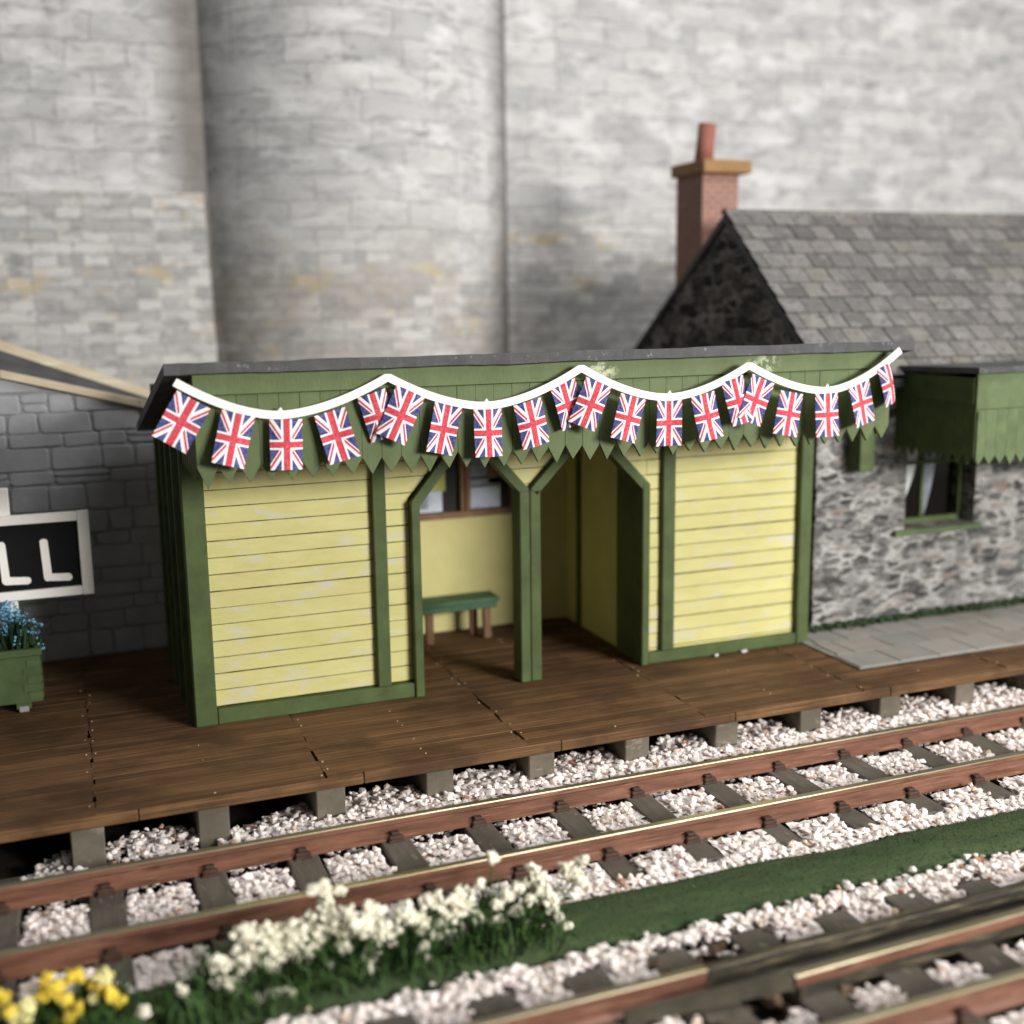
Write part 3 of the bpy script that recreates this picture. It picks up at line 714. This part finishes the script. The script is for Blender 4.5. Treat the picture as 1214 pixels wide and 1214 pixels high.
for i in range(NXX):
    xa, xb = -.15 + (W + .32) * i / NXX, -.15 + (W + .32) * (i + 1) / NXX
    f = lambda x: .010 * noise.noise((x * 2.1, 0, 3)) + .004 * noise.noise((x * 9, 0, 3))
    P_ = []
    for x in (xa, xb):
        P_.append([(x, -1.06 + f(x) * .6, rs(-1.06) + f(x)), (x, -1.06 + f(x) * .6, rs(-1.06) + .072 + f(x + 5)), (x, 1.95, rs(1.95) + .07), (x, 1.95, rs(1.95))])
    a, b_ = P_
    mb.poly([a[0], b_[0], b_[1], a[1]]); mb.poly([a[1], b_[1], b_[2], a[2]]); mb.poly([a[2], b_[2], b_[3], a[3]]); mb.poly([a[3], b_[3], b_[0], a[0]])
    if i == 0: mb.poly([a[0], a[1], a[2], a[3]])
    if i == NXX - 1: mb.poly([b_[3], b_[2], b_[1], b_[0]])
mb.build('roof', M['rooffelt'], sh)
MB().box(.06, W - .06, -.94, 1.64, 2.40, 2.405).build('ceiling', M['gap'], sh)

# bench inside the shelter
bn = empty('bench', (2.45, 1.4, 0), 'small bench with green seat and brown legs inside the shelter', 'bench')
MB().box(1.98, 2.92, 1.27, 1.52, .345, .39, 0, .008).box(2.0, 2.9, 1.29, 1.325, .285, .344, 0, .006).build('seat', M['bench_top'], bn)
for x in (2.05, 2.24, 2.72, 2.80):
    yy = 1.31 if x in (2.24, 2.80) else 1.46
    MB().box(x - .035, x + .035, yy - .03, yy + .03, 0, .284, 0, .005).build('leg', M['brown'], bn)

# ------------------------------------------------------------------ bunting
from math import sin, cos
CAMX, CAMZ = None, None
def un(px, py, Y):     # photograph pixel to the vertical plane the bunting hangs in
    d = fwd + r2 * ((px - 607) / 1376.5) - u2 * ((py - 607) / 1376.5); c = Vector((-.776, -8.55, 3.111))
    t = (Y - c.y) / d.y; return c + d * t
BY = FY - .085
byf = lambda px: FY - .05 - .075 * max(0, min(1, (px - 380) / 500))
bt = empty('bunting', (0, BY, 2.5), 'white garland of small national flags looped along the green canopy front', 'bunting')
knots = [((207, 453), (333, 492), (458, 448)), ((462, 448), (577, 481), (688, 437)), ((691, 437), (794, 471), (887, 434)), ((890, 434), (981, 463), (1068, 415))]
mb = MB()
path = []
for k, (a, m, b_) in enumerate(knots):
    A, Mm, B = un(*a, byf(a[0])), un(*m, byf(m[0])), un(*b_, byf(b_[0]))
    for i in range(25):
        t = i / 24; s = abs(2 * t - 1)
        if t < .5: x = A.x + (Mm.x - A.x) * 2 * t; z = Mm.z + (A.z - Mm.z) * s ** 1.75
        else: x = Mm.x + (B.x - Mm.x) * (2 * t - 1); z = Mm.z + (B.z - Mm.z) * s ** 1.75
        path.append(Vector((x, A.y + (B.y - A.y) * t, z)))
hw = .0265
nv = len(path); L_, R_ = [], []
for i, p in enumerate(path):
    t = (path[min(i + 1, nv - 1)] - path[max(i - 1, 0)]).normalized(); nrm = Vector((-t.z, 0, t.x))
    L_.append(p + nrm * hw); R_.append(p - nrm * hw)
for i in range(nv - 1):
    a, b_, c, d = L_[i], L_[i + 1], R_[i + 1], R_[i]; o_ = Vector((0, .014, 0))
    mb.poly([a, d, c, b_]); mb.poly([a + o_, b_ + o_, c + o_, d + o_]); mb.poly([a, b_, b_ + o_, a + o_]); mb.poly([d, d + o_, c + o_, c])
for k, (a, m, b_) in enumerate(knots):
    p = un(*m, byf(m[0])); mb.prism([(p.x - .02, p.y, p.z + hw - .004), (p.x + .02, p.y, p.z + hw - .004), (p.x, p.y, p.z + hw + .025)], (0, .012, 0))
mb.build('string', M['card'], bt)
FL = [((230, 474), (200, 527), .235, 0), ((283, 490), (269, 551), .215, 0), ((339, 497), (340, 557), .215, 0), ((391, 488), (408, 545), .215, 0), ((440, 466), (458, 520), .20, .012), ((487, 464), (463, 521), .215, -.012),
      ((532, 480), (521, 538), .20, 0), ((578, 485), (579, 541), .205, 0), ((625, 476), (638, 529), .215, 0), ((667, 454), (683, 506), .20, .012), ((710, 453), (691, 506), .215, -.012),
      ((751, 470), (738, 522), .21, 0), ((794, 474), (794, 529), .205, 0), ((833, 467), (842, 520), .20, 0), ((868, 449), (880, 501), .19, .012), ((905.5, 449), (887, 500), .21, -.012),
      ((939, 465), (930, 516), .205, 0), ((980, 466), (980, 517), .205, 0), ((1018, 454), (1028, 503), .20, 0), ((1050, 432), (1065, 478), .185, 0)]
for k, (a, b_, w, dy) in enumerate(FL):
    A, B = un(*a, byf(a[0]) + dy - .003), un(*b_, byf(a[0]) + dy - .012); ax = (B - A); ln = ax.length; ax.normalize(); sd = Vector((-ax.z, 0, ax.x))
    if sd.x < 0: sd = -sd
    mb = MB(); NU, NV = 6, 6; cv = random.uniform(-.05, .04); tw = random.uniform(-.14, .14)
    if k == 19: cv, tw = .07, .25
    G = []
    for j in range(NV + 1):
        for i in range(NU + 1):
            u, v = i / NU, j / NV
            yo = cv * v * v + tw * (u - .5) * v * w - .018 * sin(u * math.pi) * random.uniform(.8, 1.2) * (1 if k % 3 else -.6)
            if k == 19 and u > .6: yo += (u - .6) * .22; 
            G.append(A + ax * (ln * v) + sd * ((u - .5) * w * (1 - .02 * v)) + Vector((0, yo, 0)))
    for s_ in (0, 1):
        for j in range(NV):
            for i in range(NU):
                id_ = [(j, i), (j, i + 1), (j + 1, i + 1), (j + 1, i)]
                q = [G[r * (NU + 1) + c] + Vector((0, .006 * s_, 0)) for r, c in id_]; uvq = [(c / NU, 1 - r / NV) for r, c in id_]
                if not s_: q, uvq = q[::-1], uvq[::-1]
                mb.poly(q, 0, uvq, True)
    mb.build('flag', M['flag'], bt)

# ------------------------------------------------------------------ stone shed wall on the left
sw = empty('stone_shed', (-1.5, 2.2, 0), 'low grey embossed stone shed with sloping cream coping behind the name sign', 'shed')
top = lambda x: 2.262 - .265 * x
def clipbox(mb, x0, x1, z0, z1, y, th):
    a, b_ = min(z1, top(x0) - .07), min(z1, top(x1) - .07)
    if a < z0 + .02 or b_ < z0 + .02: return
    g = .006; bv = .014; out = [(x0 + g, z0 + g), (x1 - g, z0 + g), (x1 - g, b_ - g), (x0 + g, a - g)]
    j = lambda: random.uniform(-.012, .012)
    out = [(x + j(), z + j()) for x, z in out]; cx = sum(p[0] for p in out) / 4; cz = sum(p[1] for p in out) / 4
    # pillowed stone: cut corners, sloping rim and a raised face
    ring = []
    for i in range(4):
        p, q, r = out[i - 1], out[i], out[(i + 1) % 4]
        for s_, k in ((p, .16), (r, .16)):
            L2 = math.hypot(s_[0] - q[0], s_[1] - q[1]); kk = min(.020 / max(L2, .01), .3); ring.append((q[0] + (s_[0] - q[0]) * kk, q[1] + (s_[1] - q[1]) * kk))
    n_ = len(ring); b = len(mb.v); ti = (0, .4, 1.0); dep = (0, th * .7, th)
    ins = (0, .006, .016)
    for l in range(3):
        for (x, z) in ring:
            d = math.hypot(x - cx, z - cz); f = max(.1, 1 - ins[l] / max(d, .02))
            mb.v.append((cx + (x - cx) * f, y - dep[l] - (.006 * noise.noise((x * 9, z * 9, 0)) if l else 0), cz + (z - cz) * f))
    for l in range(2):
        for i in range(n_):
            q = (i + 1) % n_; mb.f.append((b + l * n_ + i, b + l * n_ + q, b + (l + 1) * n_ + q, b + (l + 1) * n_ + i)); mb.mi.append(0); mb.smooth.append(False); mb.uv.append([(0, 0)] * 4)
    mb.f.append(tuple(b + 2 * n_ + i for i in range(n_))); mb.mi.append(0); mb.smooth.append(False); mb.uv.append([(0, 0)] * n_)
mb = MB(); z = 0.0
while z < 3.3:
    h = random.choice((.13, .17, .2, .24)); x = -3.4
    while x < .5:
        w = random.uniform(.16, .52); 
        if random.random() < .2: hh = h * .5; clipbox(mb, x, x + w, z, z + hh, 2.2, .014); clipbox(mb, x, x + w, z + hh, z + h, 2.2, .014)
        else: clipbox(mb, x, x + w, z, z + h, 2.2, random.uniform(.011, .018))
        x += w
    z += h
mb.prism([(-3.4, 2.2, 0), (.5, 2.2, 0), (.5, 2.2, top(.5) - .06), (-3.4, 2.2, top(-3.4) - .06)], (0, .1, 0), 1)
mb.build('wall', [M['embossed'], M['embossed_joint']], sw)
mb = MB(); x = -3.4
while x < .3:
    x1 = min(x + 1.1, .35)
    mb.prism([(x, 2.14, top(x) - .065), (x1 - .004, 2.14, top(x1) - .065), (x1 - .004, 2.14, top(x1)), (x, 2.14, top(x))], (0, .1, 0)); x = x1
mb.build('coping', M['cream'], sw)
tb = lambda x: 2.33 - .385 * x
mb = MB(); x = -3.2
for i in range(12):
    xa, xb = -3.3 + .3 * i, -3.3 + .3 * (i + 1)
    mb.poly([(xa, 2.241, top(xa) - .04), (xb, 2.241, top(xb) - .04), (xb, 3.15, tb(xb) - .09), (xa, 3.15, tb(xa) - .09)])
mb.build('roof', m_plain('shed_roof', (.075, .078, .085), .8, .3, 4), sw)
mb = MB(); mb.prism([(-3.4, 3.12, tb(-3.4) - .09), (.3, 3.12, tb(.3) - .09), (.3, 3.12, tb(.3)), (-3.4, 3.12, tb(-3.4))], (0, .16, 0)); mb.build('coping', M['cream'], sw)

# name sign ----------------------------------------------------------------
sg = empty('station_sign', (-1.24, 1.2, 0), 'black name board in a white frame reading LL, on a white post', 'sign')
MB().box(-2.9, -.692, 1.20, 1.23, .885, 1.43).build('board', M['black'], sg)
mb = MB(); mb.box(-2.95, -.703, 1.168, 1.235, 1.422, 1.495, 0, .006).box(-2.95, -.703, 1.168, 1.235, .817, .891, 0, .006).box(-.702, -.613, 1.165, 1.238, .815, 1.497, 0, .006); mb.build('frame', M['card'], sg)
def letter_L(x):
    h, w = .29, .163
    def cap(mb, p, q, r):
        p, q = Vector(p), Vector(q); d = (q - p).normalized(); n_ = Vector((-d.z, 0, d.x)); out = []
        for i in range(9): a = math.pi / 2 + math.pi * i / 8; out.append(p + (d * math.cos(a) + n_ * math.sin(a)) * r * random.uniform(.92, 1.08))
        for i in range(9): a = -math.pi / 2 + math.pi * i / 8; out.append(q + (d * math.cos(a) + n_ * math.sin(a)) * r * random.uniform(.92, 1.08))
        mb.prism([(v.x, 1.186 if d.x > .5 else 1.184, v.z) for v in out], (0, .016, 0))
    mb = MB(); cap(mb, (x, 0, 1.264), (x + .012, 0, .983), .030); cap(mb, (x + .012, 0, .978), (x + w, 0, .968), .030); mb.build('letter', M['card'], sg)
letter_L(-.963); letter_L(-1.27)
mb = MB(); mb.box(-1.28, -1.19, 1.24, 1.32, 0, 1.704, 0, .008); mb.build('post', M['card'], sg)

# planter --------------------------------------------------------------------
pl = empty('planter', (-1.35, 1.0, 0), 'green wooden trough with notched corners on small grey feet', 'planter')
mb = MB(); px0, px1, py0, py1 = -1.75, -1.055, .86, 1.14
mb.box(px0, px1, py0, py1, .075, .445)
for i in range(5):
    z = .10 + i * .066; mb.box(px1 - .004, px1 + .006, py0 + .004, py1, z, z + .05); mb.box(px1 - .10 - .03 * (i % 2), px1 - .004, py0 - .005, py0 + .01, z, z + .05)
mb.build('box', M['planter'], pl)
mb = MB(); mb.box(px0 - .02, px1 + .016, py0 - .025, py0 + .03, .446, .505, 0, .008).box(px1 - .04, px1 + .016, py0 + .032, py1 + .02, .446, .505, 0, .008).box(px0, px1 - .042, py1 - .03, py1 + .02, .446, .505, 0, .008); mb.build('rim', M['planter'], pl)
for fx in (-1.66, -1.20):
    MB().box(fx - .055, fx + .055, py0 + .005, py0 + .09, .02, .0745, 0, .006).build('foot', M['planter'], pl)
    MB().box(fx - .035, fx + .035, py0 - .002, py0 + .07, 0, .045, 0, .004).build('caster', M['grey_foot'], pl)

def blades(mb, n, cx, cy, rx, ry, z, hmin, hmax, lean=.5, wd=.009):
    for _ in range(n):
        a = random.uniform(0, 6.283); rr = random.random() ** .6; x, y_ = cx + rx * rr * cos(a), cy + ry * rr * sin(a)
        h = random.uniform(hmin, hmax); dx = (x - cx) / max(rx, .01) * lean * h + random.uniform(-.3, .3) * h; dy = (y_ - cy) / max(ry, .01) * lean * h * .7 + random.uniform(-.3, .3) * h
        t = random.uniform(0, 3.14); wx, wy = cos(t) * wd, sin(t) * wd; pz = z
        p0 = (x, y_, pz); p1 = (x + dx * .35, y_ + dy * .35, pz + h * .6); p2 = (x + dx, y_ + dy, pz + h * (.95 - .25 * min(1, abs(dx) / h)))
        mb.poly([(p0[0] - wx, p0[1] - wy, pz), (p0[0] + wx, p0[1] + wy, pz), (p1[0] + wx * .8, p1[1] + wy * .8, p1[2]), (p1[0] - wx * .8, p1[1] - wy * .8, p1[2])])
        mb.poly([(p1[0] - wx * .8, p1[1] - wy * .8, p1[2]), (p1[0] + wx * .8, p1[1] + wy * .8, p1[2]), p2])
fp = empty('blue_flowers', (-1.35, 1.04, .45), 'tiny pale blue blooms growing in the green trough', 'flowers')
mb = MB(); blades(mb, 260, -1.36, 1.0, .33, .10, .42, .16, .34, .25, .007); blades(mb, 90, -1.22, .99, .10, .10, .44, .30, .40, .2, .008); mb.build('foliage', M['blade_dark'], fp)
mb = MB()
for i_ in range(115):
    x, y_ = (random.uniform(-1.70, -1.03) if i_ % 3 else random.uniform(-1.31, -1.17)), random.uniform(.90, 1.10); z = (.62 if i_ % 3 else .71) + random.uniform(-.10, .13) - max(0, x + 1.12) * .8
    chips(mb, [(x + random.gauss(0, .017), y_ + random.gauss(0, .012), z + random.gauss(0, .015)) for _ in range(4)], .007, .013, .25, .8)
mb.build('blossoms', M['blue_blossom'], fp)

# ------------------------------------------------------------------ foreground flowers
def puff(mb, c, r, n=None):
    n = n or int(16 + 520 * r)
    pts = []
    for _ in range(n):
        v = Vector((random.gauss(0, 1), random.gauss(0, 1), random.gauss(0, 1))).normalized() * r * 1.12 * random.random() ** .5
        pts.append((c[0] + v.x, c[1] + v.y, c[2] + v.z * .9))
    chips(mb, pts, .008, .019, .55, .9)
def tuft(name, label, base, rx, ry, nb, hmin, hmax, cl, group='flowering tufts along the green verge'):
    t = empty(name, base, label, 'flowers', group)
    mb = MB(); blades(mb, nb, base[0], base[1], rx, ry, base[2] - .02, hmin, hmax, .45); blades(mb, nb // 2, base[0], base[1], rx * 1.05, ry * 1.1, base[2] - .02, hmin * .5, hmax * .5, .9); mb.build('foliage', M['blade'], t)
    mb = MB(); blades(mb, nb, base[0], base[1], rx * .95, ry * .9, base[2] - .02, hmin * .7, hmax * .7, .35, .012); mb.build('undergrowth', M['blade_dark'], t)
    for key, lst in cl.items():
        mb = MB()
        for (px, py, r) in lst:
            f = min(1, max(0, (py - base_py(px) + 110) / 110)); Y = base[1] + ry * .55 - f * ry * 1.45 + random.uniform(-.03, .03)
            p = un(px, py, Y); puff(mb, p, r * (1.02 if key == 'blossom' else .9) / 262)
            if key == 'blossom' and r > 8:
                for _ in range(1): puff(mb, (p.x + random.gauss(0, .05), p.y + random.uniform(-.05, .03), p.z + random.gauss(-.01, .035)), random.uniform(.014, .034))
            mb.tube([(p.x, p.y, p.z), (p.x * .6 + base[0] * .4, Y * .7 + base[1] * .3, base[2])], .006, 4, 1, False)
        mb.build('blossoms' if key != 'pale_blossom' else 'pale_blossoms', [M[key], M['blade']], t)
    return t
base_py = lambda px: 1205 - .13 * (px - 150)
tuft('flower_tuft', 'white blossomed tuft whose tallest spike stands up in front of the rails', (.02, -2.97, -.35), .36, .15, 420, .14, .32,
     {'blossom': [(383, 1052, 9), (386, 1066, 11), (385, 1082, 16), (396, 1098, 17), (368, 1098, 18), (347, 1106, 19), (322, 1105, 15), (305, 1110, 20), (287, 1107, 13), (302, 1130, 22), (282, 1140, 16), (316, 1150, 17), (331, 1130, 14), (262, 1164, 11), (282, 1165, 11), (308, 1187, 13), (325, 1176, 11), (362, 1139, 7), (390, 1143, 6), (407, 1123, 9), (216, 1174, 7), (254, 1140, 9), (405, 1186, 5), (345, 1125, 12), (170, 1200, 6), (320, 1122, 12), (378, 1116, 9)]})
tuft('flower_tuft', 'middle white blossomed tuft, its flowers dense over dark grass blades', (.62, -3.03, -.35), .33, .15, 380, .14, .31,
     {'blossom': [(435, 1154, 15), (438, 1136, 14), (467, 1147, 11), (452, 1098, 18), (430, 1100, 14), (463, 1112, 19), (480, 1082, 16), (500, 1097, 13), (472, 1128, 10), (535, 1085, 20), (545, 1060, 18), (530, 1110, 12), (500, 1125, 10), (520, 1068, 12), (548, 1100, 10), (412, 1082, 12), (440, 1080, 13), (505, 1068, 10), (552, 1077, 12), (487, 1140, 7), (545, 1147, 5), (508, 1110, 9)]})
tuft('flower_tuft', 'sparser white blossomed tuft at the open grass end of the row', (1.2, -3.02, -.35), .36, .15, 420, .14, .32,
     {'blossom': [(583, 1017, 8), (578, 1098, 11), (590, 1096, 9), (612, 1080, 9), (615, 1052, 8), (640, 1042, 11), (650, 1066, 12), (652, 1090, 12), (662, 1100, 10), (638, 1102, 8), (675, 1030, 13), (688, 1040, 10), (618, 1130, 7), (618, 1112, 7), (623, 1096, 8), (602, 1062, 8), (590, 1072, 8), (566, 1088, 10), (645, 1055, 9), (610, 1137, 5), (655, 1078, 10), (690, 1020, 8), (632, 1030, 8)]})
tuft('yellow_flower_tuft', 'yellow flowers in the corner nearest the white blossoms', (-.90, -2.93, -.35), .20, .13, 220, .10, .26,
     {'yellow_blossom': [(115, 1165, 12), (140, 1186, 9), (125, 1172, 9), (93, 1195, 8), (82, 1207, 7), (65, 1212, 7), (132, 1180, 8), (88, 1157, 11), (68, 1170, 10), (55, 1164, 12), (78, 1185, 8), (50, 1180, 8), (60, 1176, 9)], 'pale_blossom': [(122, 1159, 11), (112, 1183, 7)]})
tuft('yellow_flower_tuft', 'pale yellow flower head at the very edge beside the nearer yellow flowers', (-1.18, -3.0, -.35), .16, .12, 140, .08, .22,
     {'pale_blossom': [(25, 1200, 15), (18, 1208, 11), (32, 1190, 9)], 'yellow_blossom': [(3, 1183, 8), (10, 1200, 6)]})
mb = MB()
for x in np.arange(-.75, 1.7, .012):
    if random.random() < .55: blades(mb, 3, x, -3.05 + random.uniform(-.2, .17), .04, .04, -.37, .03, .13, 1.2, .007)
for x in np.arange(-.5, 1.65, .010):
    blades(mb, 2, x, -3.10 + random.uniform(-.16, .06), .05, .05, -.36, .10, .22, .9, .007)
for x in np.arange(-.8, -.1, .006): blades(mb, 2, x, -3.05 + random.uniform(-.2, .15), .04, .04, -.37, .06, .18, 1.0, .008)
tag(mb.build('grass', M['blade']), kind='stuff')

# ------------------------------------------------------------------ cottage
cg = empty('stone_cottage', (7, .2, 0), 'stone cottage with grey slate roof, dark gable and brick chimney', 'cottage')
CX, CY = 5.62, .22; X1 = 11.0
RYr, RZr = 1.81, 3.93
ox0, ox1, oz0, oz1 = 6.66, 7.50, .90, 1.80
mb = MB()
mb.box(CX + .02, ox0, CY, CY + .3, 0, 2.40).box(ox1, X1, CY, CY + .3, 0, 2.40).box(ox0, ox1, CY, CY + .3, 0, oz0).box(ox0, ox1, CY, CY + .3, oz1, 2.40)
mb.build('wall', M['stone_cottage'], cg)
mb = MB(); mb.prism([(CX, CY - .02, 0), (CX, 3.75, 0), (CX, 3.75, 2.50), (CX, RYr, RZr - .03), (CX, CY - .02, 2.40)], (.018, 0, 0)); mb.build('gable', M['gable'], cg)
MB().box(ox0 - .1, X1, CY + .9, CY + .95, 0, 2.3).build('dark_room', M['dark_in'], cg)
sl_f = (RZr - 2.36) / (RYr - .10)
# slates
mb = MB(); Lf = math.hypot(RYr - .10, RZr - 2.36); nrow = 11; rh = Lf / nrow; dirf = Vector((0, RYr - .10, RZr - 2.36)).normalized(); nf = Vector((0, -dirf.z, dirf.y))
for r in range(nrow):
    p0 = Vector((0, .10, 2.36)) + dirf * rh * r; x = CX - .03 - (.125 if r % 2 else 0)
    while x < X1:
        w = .25 + random.uniform(-.012, .012); xa = max(x, CX - .03); z_ = random.uniform(0, .008)
        if x + w > xa + .04:
            a = p0 + nf * (.030 + z_); b_ = p0 + dirf * rh * 1.12 + nf * (.012 + z_ * .5)
            q = [(xa + .006, a.y, a.z + random.uniform(-.004, .004)), (x + w - .006, a.y, a.z + random.uniform(-.004, .004)), (x + w - .006, b_.y, b_.z), (xa + .006, b_.y, b_.z)]
            mb.prism(q, tuple(-nf * .014), 0)
        x += w
mb.build('slate_roof', M['slate'], cg)
mb = MB()
mb.prism([(CX - .035, .09, 2.33), (CX - .035, RYr, RZr - .01), (CX - .035, 3.78, 2.50), (CX - .035, 3.78, 2.44), (CX - .035, RYr, RZr - .09), (CX - .035, .09, 2.27)], (X1 - CX, 0, 0)); mb.build('roof_deck', M['rooffelt'], cg)
mb = MB(); x = CX - .03
while x < X1:
    mb.bar((x, RYr + .01, RZr + .012), (x + .44, RYr + .01, RZr + .012), .10, .05); x += .45
mb.build('ridge', M['slate'], cg)
# chimney
ch = MB().box(5.80, 6.24, 2.6, 3.16, 2.6, 4.40).build('chimney_stack', M['brick'], cg)
MB().box(5.755, 6.345, 2.5, 3.22, 4.402, 4.535, 0, .01).build('chimney_cap', M['ochre'], ch)
mb = MB(); mb.tube([(5.925, 2.8, 4.53), (5.94, 2.8, 4.72), (5.965, 2.8, 4.93)], [.105, .094, .098], 20); mb.build('chimney_pot', M['pot'], ch)
# window
wn = MB(); fy = CY + .17
wn.box(ox0, ox1, fy, fy + .05, oz0 + .002, oz0 + .06, 0, .005).box(ox0, ox0 + .03, fy, fy + .05, oz0 + .061, oz1, 0, .004).box(ox1 - .05, ox1, fy, fy + .05, oz0 + .061, oz1, 0, .004)
wn.box(6.99, 7.025, fy + .005, fy + .045, oz0 + .061, oz1, 0, .004).box(ox0 + .031, 6.989, fy + .008, fy + .042, 1.485, 1.515, 0, .004)  .box(7.026, ox1 - .051, fy + .008, fy + .042, 1.485, 1.515, 0, .004)
wn = wn.build('window', M['green'], cg)
MB().box(6.52, 7.56, CY - .06, CY + .165, .845, .897, 0, .008).build('sill', M['pale_green'], wn)
MB().box(ox0 + .03, ox1 - .05, fy + .02, fy + .024, oz0 + .06, oz1 - .01).build('pane', M['glass'], wn)
mb = MB()
def curtain(x0, x1, sweep):
    pr = []
    N = 14
    for i in range(N + 1):
        t = i / N; z = oz1 - (oz1 - oz0 - .08) * t; inner = x0 + (x1 - x0) * (1 - t ** 2.2 * .85)
        pr.append((inner, z))
    for i in range(N):
        for k in range(4):
            a0, a1 = k / 4, (k + 1) / 4; f = lambda p, a: (x0 + (p[0] - x0) * a, fy + .032 + .006 * math.sin(a * 9), p[1])
            mb.poly([f(pr[i], a0), f(pr[i + 1], a0), f(pr[i + 1], a1), f(pr[i], a1)], 0, None, True)
curtain(ox0 + .02, 6.97, 1); mb.build('curtain', M['curtain'], wn)
mb = MB(); curtain(7.04, 7.19, 1); mb.build('curtain', M['paper_dark'], wn)
MB().box(5.96, 6.12, .02, .215, 1.52, 2.36, 0, .008).build('bracket', M['green'], cg)
# canopy on the cottage front
KX, KY = 6.5, -.80
mb = MB(); mb.box(KX, X1, KY, KY + .03, 2.13, 2.44, 0, .005)
k = KX
while k < X1:
    mb.prism([(k + .001, KY + .004, 2.128), (k + .116, KY + .004, 2.128), (k + .116, KY + .004, 1.73), (k + .058, KY + .004, 1.645 + random.uniform(-.01, .01)), (k + .001, KY + .004, 1.73)], (0, .025, 0)); k += .117
mb.build('canopy_fascia', M['pale_green'], cg)
mb = MB(); y = KY + .032
while y < CY - .01:
    mb.prism([(KX, y, 2.40), (KX, y + .115, 2.40), (KX, y + .115, 1.75), (KX, y + .058, 1.655), (KX, y, 1.75)], (.028, 0, 0)); y += .117
mb.box(KX - .012, KX - .001, KY + .03, CY - .01, 2.18, 2.40)
mb.build('canopy_side', M['green'], cg)
mb = MB(); mb.prism([(KX - .04, KY - .05, 2.443), (KX - .04, CY, 2.41), (KX - .04, CY, 2.46), (KX - .04, KY - .05, 2.492)], (X1 - KX, 0, 0)); mb.build('canopy_roof', M['rooffelt'], cg)
mb = MB(); mb.box(KX + .01, KX + .05, KY - .014, KY - .001, 1.70, 2.12, 0, .004); mb.build('corner_trim', M['pale_green'], cg)

# ------------------------------------------------------------------ castle walls behind
def grid_wall(name, pts, z0, z1, mat, label, lean=0.0, topz=None):
    mb = MB(); s = 0.0; acc = [0.0]
    for a, b_ in zip(pts, pts[1:]): s += math.hypot(b_[0] - a[0], b_[1] - a[1]); acc.append(s)
    for i in range(len(pts) - 1):
        a, b_ = pts[i], pts[i + 1]
        mb.poly([(a[0], a[1], z0), (b_[0], b_[1], z0), (b_[0], b_[1], z1), (a[0], a[1], z1)], 0, [(acc[i] + lean, z0), (acc[i + 1] + lean, z0), (acc[i + 1] + lean, z1), (acc[i] + lean, z1)], len(pts) > 8)
    return mb
# left curtain wall: thick slab
mb = MB(); mb.box(-8, 1.35, 5.62, 6.2, -.46, 9); lw = mb.build('castle_wall', M['castle_painted_shade'], None, (-2, 5.8, -.46)); tag(lw, 'pale flat castle wall beyond the low shed, seen past the round tower', 'wall')
for l in lw.data.uv_layers[0].data: l.uv.y += 0.0
mb = MB(); mb.prism([(-8, 5.42, -.46), (1.09, 5.42, -.46), (.955, 5.42, 4.34), (-8, 5.42, 4.34)], (0, .195, 0)); 
pw = mb.build('castle_plinth', M['plinth'], None, (-2, 5.5, -.46)); tag(pw, 'mottled rubble lower facing projecting from the flat castle wall, dark gap beside tower', 'wall')
tcx, tcy, TR = 2.89, 6.51, 2.06
a0 = math.asin(1.87 / TR)
ang = [1.5 * math.pi - a0 + 2 * a0 * i / 64 for i in range(65)]
tp = [(tcx + TR * cos(a), tcy + TR * sin(a)) for a in ang]
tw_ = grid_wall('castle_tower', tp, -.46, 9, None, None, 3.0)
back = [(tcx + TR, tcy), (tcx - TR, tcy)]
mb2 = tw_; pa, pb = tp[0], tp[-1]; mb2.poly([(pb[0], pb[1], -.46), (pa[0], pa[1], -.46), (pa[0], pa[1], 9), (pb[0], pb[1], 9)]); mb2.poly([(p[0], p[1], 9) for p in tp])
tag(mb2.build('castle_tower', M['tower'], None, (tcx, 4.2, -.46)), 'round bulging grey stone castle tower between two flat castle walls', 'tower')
mb = MB(); mb.box(4.66, 19, 5.43, 6.1, -.46, 9); rw = mb.build('castle_wall', M['castle'], None, (8, 4.72, -.46)); tag(rw, 'flat grey castle wall rising behind the cottage and its chimney', 'wall')
for l in rw.data.uv_layers[0].data: l.uv.x += 21.3

# ------------------------------------------------------------------ light
w = bpy.data.worlds.new('World'); sc.world = w; w.use_nodes = True
w.node_tree.nodes['Background'].inputs[0].default_value = (1, .985, .965, 1); w.node_tree.nodes['Background'].inputs[1].default_value = .135
def area(name, pos, target, size, sy, energy, colr):
    l = bpy.data.lights.new(name, 'AREA'); l.shape = 'RECTANGLE'; l.size = size; l.size_y = sy; l.energy = energy; l.color = colr
    o = bpy.data.objects.new(name, l); col.objects.link(o); o.location = pos
    o.rotation_euler = (Vector(target) - Vector(pos)).to_track_quat('-Z', 'Y').to_euler(); return o
area('window_light', (12.1, -17.4, 6.0), (2.4, -.6, 1.2), 7.0, 4.0, 5400, (1, .962, .915))
area('ceiling_light', (7.5, -5.5, 11.0), (3.2, .5, 0), 6, 6, 1000, (1, .975, .95))

sc.view_settings.view_transform = 'Standard'; sc.view_settings.look = 'None'; sc.view_settings.exposure = 0; sc.view_settings.gamma = 1; sc.view_settings.use_curve_mapping = False
sc.cycles.use_denoising = True
sc.cycles.max_bounces = 6
